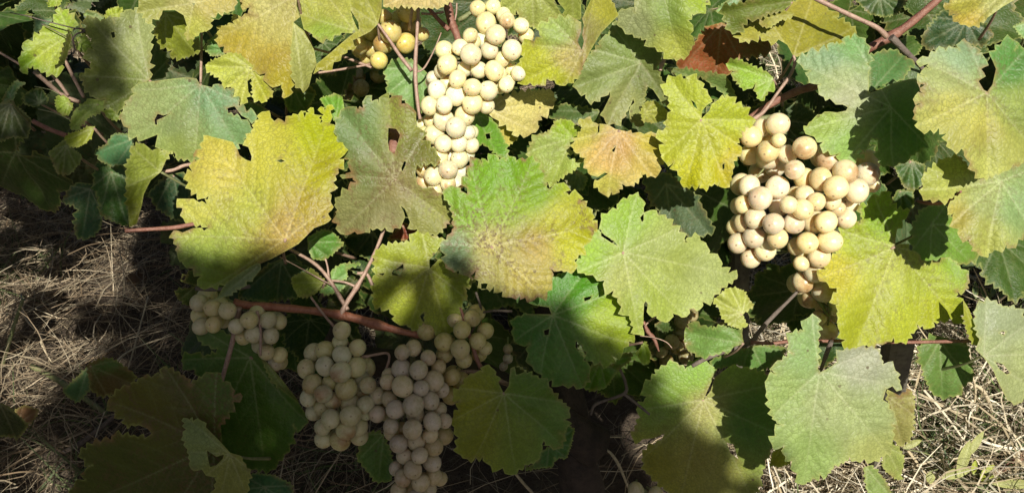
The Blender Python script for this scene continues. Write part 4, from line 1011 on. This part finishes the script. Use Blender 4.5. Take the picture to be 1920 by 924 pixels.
bunch('wide sunlit bunch of amber-tinged grapes at the right, partly under leaves',
      'B5 938,347,58 693,283,63 665,397,63 658,507,60 630,212,62 888,428,58 1075,420,60 722,583,60 563,542,55 640,628,58 892,118,55 793,220,62 1132,222,65 1018,303,50 950,262,52 1043,173,65 B6 200,130,65 325,143,65 265,240,65 A5 795,720,65 640,790,60 800,810,38 740,875,65 950,855,65 B5 740,50,65 780,100,60 858,320,47 1000,425,62 965,540,60 1033,618,62 595,318,48 590,425,50 545,450,44 690,135,60 632,35,58 850,30,55 950,170,60 800,325,60 770,430,60 795,515,55 1110,300,50 1142,345,44 1187,400,58 1095,530,65 1090,55,70 905,560,50 950,620,42 930,660,42 1010,705,60 940,765,60 1065,810,70 990,860,55 B6 330,75,65 360,205,42 220,310,58 A5 700,740,50 740,800,50 1060,900,70 C5 990,50,55 1055,105,45 1035,170,45 1120,110,45 1080,250,55 960,0,50 1150,160,40',
      5.5, (.86, .79, .60), .2, (16, 17, 23, 44, 48, 49, 50, 51, 58, 62), 16, stem_to='A5 660,690', tail=.00028)
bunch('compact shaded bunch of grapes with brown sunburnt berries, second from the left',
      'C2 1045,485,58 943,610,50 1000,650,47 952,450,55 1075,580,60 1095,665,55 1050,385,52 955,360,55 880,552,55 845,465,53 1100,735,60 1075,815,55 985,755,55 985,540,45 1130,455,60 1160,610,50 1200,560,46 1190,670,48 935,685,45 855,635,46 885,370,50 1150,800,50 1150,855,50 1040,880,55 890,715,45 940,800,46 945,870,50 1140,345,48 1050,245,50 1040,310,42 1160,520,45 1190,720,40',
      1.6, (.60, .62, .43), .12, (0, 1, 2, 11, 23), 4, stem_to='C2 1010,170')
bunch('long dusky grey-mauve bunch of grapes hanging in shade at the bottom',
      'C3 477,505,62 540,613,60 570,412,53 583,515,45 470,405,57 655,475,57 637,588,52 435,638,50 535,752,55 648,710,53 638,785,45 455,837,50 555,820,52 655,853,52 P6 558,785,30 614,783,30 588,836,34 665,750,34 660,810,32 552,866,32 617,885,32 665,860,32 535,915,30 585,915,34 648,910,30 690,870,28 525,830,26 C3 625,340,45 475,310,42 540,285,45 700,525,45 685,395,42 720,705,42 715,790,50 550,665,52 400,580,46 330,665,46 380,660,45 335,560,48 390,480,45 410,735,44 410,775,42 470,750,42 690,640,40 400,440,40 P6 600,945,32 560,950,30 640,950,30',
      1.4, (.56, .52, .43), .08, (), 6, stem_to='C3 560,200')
bunch('small greenish-yellow bunch of grapes under the leaf with finger-shaped shadows',
      'C3 810,290,55 715,250,55 615,185,52 910,245,46 955,185,46 820,180,50 720,320,50 830,350,48 880,110,50 950,285,40 920,320,42 765,450,46 750,560,48 815,470,45 780,120,45',
      3.2, (.56, .54, .28), .05, (), 6, stem_to='C3 860,30')
bunch('shaded pale bunch of grapes at the left, half hidden by a dark leaf',
      'C2 305,115,47 390,130,48 515,185,48 240,220,48 225,85,50 230,160,50 265,55,50 310,210,45 540,265,50 625,185,46 640,275,46 690,195,42 615,370,46 690,385,44 480,285,42 440,220,42 575,330,42 335,190,38 560,145,46 670,430,42',
      4.2, (.60, .60, .43), .05, (), 8, stem_to='C2 470,110')
bunch('olive-green bunch of grapes in leaf shade behind the thin stems at the top',
      'A3 405,185,60 495,250,57 365,255,55 505,70,60 525,160,60 370,100,44 300,190,46 225,270,46 300,280,50 340,350,46 265,330,42 240,220,45 450,110,44 590,200,40',
      6.0, (.62, .56, .20), .1, (2,), 6, stem_to='A3 560,20')
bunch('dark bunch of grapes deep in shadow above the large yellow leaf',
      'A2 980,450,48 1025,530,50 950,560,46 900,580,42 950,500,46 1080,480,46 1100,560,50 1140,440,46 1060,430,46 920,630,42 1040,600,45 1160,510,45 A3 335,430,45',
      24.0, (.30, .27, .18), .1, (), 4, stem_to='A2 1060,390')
bunch('olive bunch of grapes, shade darkened into its colour, in the gap under the pale glossy leaf',
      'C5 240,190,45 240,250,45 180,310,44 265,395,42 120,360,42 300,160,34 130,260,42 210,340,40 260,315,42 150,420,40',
      23.0, (.30, .28, .14), .1, (), 4, stem_to='C5 250,100')  # berry colour lowered to carry the shade of the gap
bunch('three tiny undeveloped blue-grey berries in deep shade', 'C3 1085,290,28 1085,345,28 1060,390,25', 5, (.30, .31, .30), 0, (), 0)
bunch('two lone shaded berries at the bottom edge', 'C4 900,910,46 1015,930,42', 7, (.50, .47, .36), 0, (), 0)
# ------------------------------------------------------------------ posts
def post(label, ptop, pfoot, D, wpx, mat):
    """weathered split post driven into the soil, leaning a little: uneven faces, chamfered head"""
    T_, B_ = at(ptop[0], ptop[1], D), on_ground(*pfoot)
    B_.z = -.04
    wdt = wpx / F * D
    bm = bmesh.new()
    lv, sg = 30, 16
    ph = np.random.default_rng(int(ptop[0])).uniform(0, 6, 6)
    ring = []
    for i in range(lv + 1):
        t = i / lv; c = B_.lerp(T_, t) - Vector((B_.x, B_.y, 0))
        row = []
        for k in range(sg):
            a = 2 * math.pi * k / sg
            sq = 1 / max(abs(math.cos(a)), abs(math.sin(a))) ** .5
            q = wdt / 2 * sq * (1 + .06 * math.sin(3 * a + ph[0] + t * 4) + .03 * math.sin(5 * a + t * 11 + ph[1]) + .02 * math.sin(7 * a + t * 23))
            if i == lv: q *= .86
            row.append(bm.verts.new(c + Vector((q * math.cos(a), q * math.sin(a), 0))))
        ring.append(row)
    for i in range(lv):
        for k in range(sg):
            bm.faces.new((ring[i][k], ring[i][(k + 1) % sg], ring[i + 1][(k + 1) % sg], ring[i + 1][k]))
    bm.faces.new(ring[-1])
    me = bpy.data.meshes.new('wooden_post'); bm.to_mesh(me); bm.free()
    o = obj('wooden_post', me, mat, (B_.x, B_.y, 0))
    tag(o, label, 'post', 'posts of the vine row')
    return o
M_POST = mat_bark('weathered_post', (.10, .09, .07), (.18, .165, .12), 35, .9, bump=.9)
post('weathered grey wooden post below the large yellow-green leaf', (1697, 560), (1652, 890), 1.06, 56, M_POST)
post('shaded grey wooden post beside the right-hand bunch', (1383, 200), (1390, 820), 1.18, 50, M_POST)

# ------------------------------------------------------------------ dry brown leaf caught in the canopy
dl = leaf('A5 210,380 240,330 330,230 400,150 470,130 560,170 640,240 760,230 750,300 600,330 540,360 520,430 450,440 330,410 260,400', 'A5 470,140',
          [('A5 330,350', (150, 84, 50)), ('A5 500,250', (160, 96, 56)), ('A5 680,260', (134, 96, 54))], 8, (10, 15), .3, 2.2, (), .3,
          'crumpled russet-brown dead leaf caught in the canopy near the top', name='dead_leaf', stalk=True, quilt=1.5, cat='dead leaf')

# ------------------------------------------------------------------ grass on the ground
def blades(name, cnt, sampler, length, width, cols, seed, lie=.85, mat=M_STRAW, nseg=4, zmax=.10):
    r = np.random.default_rng(seed)
    xy = sampler(r, cnt); cnt = len(xy)
    L = r.uniform(*length, cnt); Wd = r.uniform(*width, cnt)
    az = r.uniform(0, 2 * math.pi, cnt)
    el0 = np.where(r.random(cnt) < lie, r.uniform(-.15, .35, cnt), r.uniform(.6, 1.45, cnt))
    curl = r.normal(0, 1.0, cnt); droop = r.uniform(-.2, 1.2, cnt)
    z = r.uniform(.0, 1, cnt) ** 1.6 * zmax
    p = np.stack([xy[:, 0], xy[:, 1], z], 1)
    V = np.zeros((cnt, nseg + 1, 2, 3))
    tw = r.uniform(0, 3.1, cnt)
    for s in range(nseg + 1):
        t = s / nseg
        a = az + curl * t; e = el0 - droop * t * np.where(el0 > .5, 1, .25)
        d = np.stack([np.cos(a) * np.cos(e), np.sin(a) * np.cos(e), np.sin(e)], 1)
        if s: p = p + d * (L / nseg)[:, None]
        p[:, 2] = np.maximum(p[:, 2], .004)
        side = np.cross(d, (0, 0, 1.0)); side /= np.linalg.norm(side, axis=1)[:, None] + 1e-6
        nn = np.cross(side, d)
        sd = side * np.cos(tw)[:, None] + nn * np.sin(tw)[:, None]
        w = Wd * (1 - .75 * t ** 2) / 2
        V[:, s, 0] = p - sd * w[:, None]; V[:, s, 1] = p + sd * w[:, None]
    base = (np.arange(cnt) * (nseg + 1) * 2)[:, None]
    T = []
    for s in range(nseg):
        T.append(np.concatenate([base + 2 * s, base + 2 * s + 1, base + 2 * s + 3, base + 2 * s + 2], 1))
    T = np.concatenate(T)
    me = mesh_np(name, V.reshape(-1, 3), T)
    cols = np.array(cols)
    ci = cols[r.integers(len(cols), size=cnt)] * r.uniform(.65, 1.25, cnt)[:, None]
    C = np.repeat(ci, (nseg + 1) * 2, 0)
    C4 = np.concatenate([np.clip(C, 0, .9), np.ones((len(C), 1))], 1).astype(np.float32)
    me.color_attributes.new('Col', 'FLOAT_COLOR', 'POINT').data.foreach_set('color', C4.ravel())
    return obj(name, me, mat)

def box_s(x0, x1, y0, y1):
    def f(r, n):
        return np.stack([r.uniform(x0, x1, n), r.uniform(y0, y1, n)], 1)
    return f
def thin_s(x0, x1, y0, y1):
    """sparser under the vine, thinned so the shaded ground there looks dark"""
    def f(r, n):
        P = np.stack([r.uniform(x0, x1, n), r.uniform(y0, y1, n)], 1)
        d = ((P[:, 0] - .08) / .34) ** 2 + ((P[:, 1] - 1.0) / .38) ** 2
        return P[(d > 1) | (r.random(n) < .18)]
    return f
def clump_s(x0, x1, y0, y1, nc, spread):
    def f(r, n):
        c = np.stack([r.uniform(x0, x1, nc), r.uniform(y0, y1, nc)], 1)
        return c[r.integers(nc, size=n)] + r.normal(0, spread, (n, 2))
    return f
STRAWC = [(.39, .32, .21), (.33, .26, .17), (.26, .20, .13), (.46, .39, .27), (.21, .15, .09)]
g1 = blades('dry_grass', 42000, thin_s(-1.9, 1.9, .45, 3.0), (.05, .26), (.0008, .0028), STRAWC, 3, .88)
tag(g1, 'matted dry straw-coloured grass covering the soil', 'dry grass', kind='stuff')
g5 = blades('bleached_straw', 15000, box_s(.35, 1.8, .45, 2.4), (.05, .22), (.0018, .0044), [(.72, .64, .47), (.64, .55, .38), (.76, .70, .55), (.5, .41, .26)], 9, .85, zmax=.12)
tag(g5, 'bleached pale straw lying in the sun at the lower right', 'straw', kind='stuff')
g2 = blades('thin_dry_grass', 20000, thin_s(-1.7, 1.7, .45, 2.6), (.03, .12), (.0008, .0018), STRAWC, 4, .6, zmax=.06)
tag(g2, 'fine short dry grass stubble between the longer straw', 'dry grass', kind='stuff')
g3 = blades('green_grass', 13000, clump_s(.45, 1.7, .6, 2.6, 70, .08), (.05, .16), (.002, .005), [(.11, .17, .05), (.16, .21, .08), (.09, .15, .06)], 5, .35, zmax=.03)
tag(g3, 'green grass tufts among the straw at the right', 'grass', kind='stuff')
g4 = blades('weedy_grass', 900, clump_s(-1.6, -.3, .8, 2.2, 22, .05), (.06, .18), (.002, .005), [(.10, .14, .05), (.13, .16, .07)], 6, .5, zmax=.03)
tag(g4, 'sparse green blades growing through the straw at the left', 'grass', kind='stuff')

lm = Mass(True)
for i in range(170):
    x, y = r.uniform(-1.7, 1.7), r.uniform(.6, 2.6)
    q = Quaternion((0, 0, 1), r.uniform(0, 6.3)) @ Quaternion((1, 0, 0), r.uniform(-.5, .5)) @ Quaternion((0, 1, 0), r.uniform(-.5, .5)) @ Quaternion(RIGHT, -(math.pi / 2 - PITCH))
    s = r.uniform(.16, .4)
    lm.T.append(lm.lt + len(lm.lv) * len(lm.V)); lm.V.append(lm.lv @ (np.array(q.to_matrix()) * s).T + np.array((x, y, r.uniform(.02, .09))))
    t = r.uniform(.6, 1.3); cc = [(.16, .09, .05), (.22, .15, .09), (.11, .08, .05), (.26, .2, .11)][int(r.integers(4))]
    lm.C.append(np.tile((cc[0] * t, cc[1] * t, cc[2] * t, 1), (len(lm.lv), 1)))
lit = lm.build('leaf_litter', ground)
lit.parent = None
tag(lit, 'small dry brown leaf fragments strewn over the straw', 'leaf litter', kind='stuff')

def stalk_thing(label, path, rad, heights, mat, name='grass_stalk', cat='stalk', group='loose stalks lying on the ground'):
    P = [p[:2] for p in px(path)[0]]
    pts = []
    for p, h in zip(P, heights):
        d = FWD + RIGHT * ((p[0] - W / 2) / F) - UP * ((p[1] - H / 2) / F)
        pts.append(CP + d * ((CP.z - h) / -d.z))
    me, org = tube_mesh(name, pts, rad, 7, .03)
    o = obj(name, me, mat, org)
    tag(o, label, cat, group)
    return o
M_STRAWT = mat_plain('pale_straw', (.48, .40, .26), .6, 200)
stalk_thing('thick green stalk lying slantwise over the straw', 'C1 150,320 260,375 400,470 520,555', [.005, .006, .0055, .004], [.06, .07, .07, .05], M_GREENSTALK)
stalk_thing('long straight pale straw rising steeply at the left', 'C1 705,-10 650,190 585,425', [.0014, .0016, .0016], [.10, .08, .05], M_STRAWT)
stalk_thing('pale straw bent into a hook above the brownish leaf', 'C1 830,170 640,235 545,310 520,380 540,455', [.0012, .0018, .0024, .002, .0012], [.10, .10, .10, .08, .06], M_STRAWT)
stalk_thing('brown broken stem running up to the shaded leaf', 'C1 290,735 380,690 470,620 560,545', [.004, .005, .005, .004], [.05, .06, .07, .08], M_OLD)
stalk_thing('wavy pale straw lying down the left edge', 'C1 100,-20 120,90 190,170 200,220 245,300', [.0016, .002, .0024, .002, .0012], [.09, .08, .07, .07, .05], M_STRAWT)
stalk_thing('green stem standing at the left edge among the straw', 'C1 110,0 60,150 10,320', [.003, .0036, .004], [.16, .10, .04], M_GREENSTALK)
stalk_thing('long pale straw lying across the sunlit ground', 'C6 722,445 900,540 1080,670 1250,800', [.0018, .0022, .0024, .002], [.11, .11, .10, .08], M_STRAWT)
stalk_thing('second long straw fanning out from the same spot', 'C6 722,447 860,520 1010,570 1130,610 1240,690', [.0014, .0018, .0018, .0016, .0012], [.11, .11, .11, .1, .1], M_STRAWT)
stalk_thing('curved flat straw arching beside the chalky leaf', 'C6 985,580 1000,430 975,330 1030,320', [.0015, .0018, .0018, .001], [.06, .14, .18, .2], M_STRAWT)
stalk_thing('broad bleached straw arching in the sun', 'C6 1075,590 1070,510 1030,430 960,395', [.003, .0036, .0034, .002], [.05, .10, .14, .15], M_STRAWT)
stalk_thing('red leaf stalk lying on the ground at the lower right', 'C6 1085,838 1160,790 1240,735', [.004, .0065, .007], [.05, .06, .07], M_CANE)
stalk_thing('pale straw leaning between the small green leaf and the pale leaf', 'C5 95,150 130,250 160,360 180,450', [.0022, .0026, .003, .0028], [.42, .40, .37, .34], M_STRAWT)
stalk_thing('upright yellow-green straw in the gap beside the right-hand bunch', 'C5 865,-60 850,120 820,295', [.0024, .0026, .0026], [.18, .12, .05], M_STRAWT)
stalk_thing('slanting pale straw behind the right-hand bunch', 'C5 800,-10 870,90 950,220', [.0024, .0026, .0022], [.16, .12, .06], M_STRAWT)
stalk_thing('pinkish dry twig lying behind the right-hand bunch', 'B5 640,700 720,730 800,755 890,780', [.002, .003, .003, .002], [.10, .10, .10, .1], M_STALK)
stalk_thing('dry curled twig under the right-hand bunch', 'B5 650,830 700,790 760,750 840,710 930,700', [.0018, .0024, .0024, .002, .0015], [.08, .10, .12, .12, .1], M_STRAWT)
stalk_thing('thin pale straw crossing the dark trunk', 'C4 530,628 640,605 750,600 840,600', [.0009, .0011, .0011, .0009], [.16, .18, .18, .16], M_STRAWT)
stalk_thing('broken straw hanging before the dark trunk', 'C4 650,650 740,680 800,760 860,900', [.0012, .002, .0026, .0016], [.16, .16, .14, .10], M_STRAWT)
stalk_thing('pale straw sticking out below the shaded yellow-green leaf', 'C4 200,805 250,865 310,930', [.0022, .0024, .0022], [.14, .12, .10], M_STRAWT)

# weed seedling with oval leaves, lower right
def weed(label, spots, D, col, stem_px):
    base = on_ground(*stem_px)
    root = empty('weed_seedling', base)
    tag(root, label, 'weed')
    for i, (cx, cy, lx, wd, ang) in enumerate(spots):
        c = CROPS['C6']
        X, Y = c[0] + cx / c[2], c[1] + cy / c[2]
        ts = np.linspace(0, 1, 11)
        pts = []
        for s in (1, -1):
            for t in (ts if s == 1 else ts[::-1][1:-1]):
                w = wd * math.sin(math.pi * t) ** .8 * s / c[2] / 2
                l = (t - .5) * lx / c[2]
                pts.append((X + l * math.cos(ang) - w * math.sin(ang), Y + l * math.sin(ang) + w * math.cos(ang)))
        J = (X - .5 * lx / c[2] * math.cos(ang), Y - .5 * lx / c[2] * math.sin(ang))
        me, org = leaf_mesh(pts, [True] * len(pts), J, [(X, Y, col)], (), (10 * (i % 3) - 10, 20), .2, .5, None, False, 700 + i, grid=4, depth=D)
        o = obj('leaf', me, None, org, root); o.color = (1, 1, 1, .1)
        tm, to = tube_mesh('stem', [base, base.lerp(org, .5) + Vector((0, 0, .02)), org], [.0018, .0014, .001], 6, 0)
        obj('stem', tm, M_GREENSTALK, to, root)
weed('small weed with pointed yellow-green leaves on the sunlit ground',
     [(995, 800, 70, 30, -1.4), (1060, 808, 75, 28, -.5), (1040, 855, 60, 30, 1.0), (1090, 852, 60, 26, .1)], 1.42, (176, 190, 70), (1860, 915))
weed('broad pale-bladed weed lying on the sunlit ground',
     [(945, 760, 190, 55, -1.25), (1000, 690, 150, 40, -1.0), (905, 830, 160, 50, -.25), (700, 690, 100, 34, -.4), (785, 850, 60, 45, 1.5), (1190, 880, 220, 46, 0)], 1.40, (186, 190, 128), (1790, 900))
weed('dark bushy green weed at the right edge behind the leaves',
     [(1100, -60, 120, 40, -1.0), (1150, -30, 130, 40, -.6), (1180, -90, 120, 44, -1.3), (1050, -20, 100, 36, -2.2), (1210, -40, 120, 40, .3), (1000, -40, 90, 30, -1.6)], 1.75, (84, 124, 84), (1880, 580))

leaf('C1 300,440 400,340 420,310 430,430 370,490 330,470', 'C1 420,330', (92, 130, 84), 55, (20, 30), .2, 1, (), .2, 'small green fallen leaf on the straw at the left', name='fallen_leaf', cat='leaf')
leaf('C1 420,310 500,280 560,300 640,360 640,420 560,450 480,460 430,430', 'C1 430,320', [('C1 500,300', (96, 130, 66)), ('C1 520,400', (104, 84, 42))], 52, (10, 30), .2, 1, (), .6, 'brown and green fallen leaf behind the speckled leaf', name='fallen_leaf', cat='leaf')
leaf('C1 -30,480 40,510 135,600 90,660 20,650 -30,660', 'C1 0,500', (60, 72, 34), 30, (10, 30), .2, 1, (), .4, 'dark shaded leaf cut by the left edge', name='fallen_leaf', cat='leaf')
leaf('C1 70,530 120,505 185,530 150,590 100,600', 'C1 90,590', (150, 112, 82), 62, (10, 40), .3, 1.5, (), .4, 'dry pinkish-brown fallen leaf on the straw', name='fallen_leaf', cat='leaf')

# ------------------------------------------------------------------ unseen vine row added behind the camera, its foliage shaped to cast the shade
def shade(x, y, w):
    """point that shades photo pixel (x, y) of the canopy"""
    return at(x, y, D0) - S * (w + D0)
nb_ = shade(250, 900, 1.6)
shade_vine = empty('grape_vine', (nb_.x, nb_.y, 0))
tag(shade_vine, 'unseen vine added behind the camera, its leaf mass shaped to shade the lower left', 'vine')
r = np.random.default_rng(5)
nm = Mass(True)
def shade_leaf(p, s): nm.add(p, s, 1.0, .5)
SHADE_OUTLINE = np.array([(250, 470), (430, 448), (560, 475), (650, 560), (760, 610), (830, 565), (1000, 560), (1085, 545), (1120, 590), (1185, 628), (1250, 680), (1312, 735), (1375, 845), (1470, 945), (1560, 1010), (1560, 1250), (-900, 1250), (-900, 760), (-150, 640)], float)  # outline of the wanted soft shadow, filled with shading leaves
for y in np.arange(440, 1260, 44):
    for x in np.arange(-900, 1570, 50):
        P = np.array((x + r.uniform(-14, 14), y + r.uniform(-12, 12)))
        # keep each leaf's own half-width inside the mass
        c_ = np.array((min(P[0], 760.0) if P[0] < 760 else 760.0, 900.0)); e = P + (P - c_) / np.linalg.norm(P - c_) * 40
        if x < -150 and r.random() < .78: continue
        if inside(e[None], SHADE_OUTLINE)[0]: shade_leaf(shade(P[0], P[1], r.uniform(1.45, 1.75)), r.uniform(.5, .62))
for (x, y) in ((738, 520), (722, 555), (706, 590), (690, 620), (806, 515), (792, 550), (776, 585), (762, 620), (860, 520), (850, 560), (840, 600)):  # small leaves placed to cast the finger-shaped shadows
    shade_leaf(shade(x, y, 1.1), .3)
for i in range(110):
    u = r.uniform(-1.75, -.40); v = r.uniform(-.95, .18)
    if v > 0 and r.random() < .35: continue
    shade_leaf(shade(900 + u * F / D0, 515 - v * F / D0, r.uniform(1.3, 1.9)), r.uniform(.5, .9))
for poly_ in ([(115, 50), (190, 36), (203, 130), (232, 210), (130, 190)], [(-300, -60), (25, -60), (30, 110), (80, 160), (100, 210), (120, 300), (240, 290), (250, 470), (330, 540), (300, 700), (-300, 700)]):  # outlines of the wanted shade at the upper left
    pl = np.array(poly_, float)
    for y in np.arange(-60, 700, 36):
        for x in np.arange(-300, 330, 40):
            P = np.array((x + r.uniform(-10, 10), y + r.uniform(-10, 10)))
            if inside(P[None], pl)[0]: shade_leaf(shade(P[0], P[1], r.uniform(1.4, 1.7)), r.uniform(.26, .36))
for i in range(900):                                   # the rest of that row, lower than the sun's path
    nm.add(Vector((r.uniform(-4.5, 4.5), r.uniform(-1.75, -1.2), r.uniform(.1, 1.5))), r.uniform(1.0, 1.5), 1.0, .7)
nm.build('foliage', shade_vine)
top_ = shade(400, 620, 1.6)
tm, to = tube_mesh('trunk', [Vector((nb_.x, nb_.y, -.02)), Vector((nb_.x + .03, nb_.y, .5)), Vector((nb_.x, nb_.y + .02, 1.0)), top_], [.045, .035, .03, .015], 12, .06)
obj('trunk', tm, M_TRUNK, to, shade_vine)
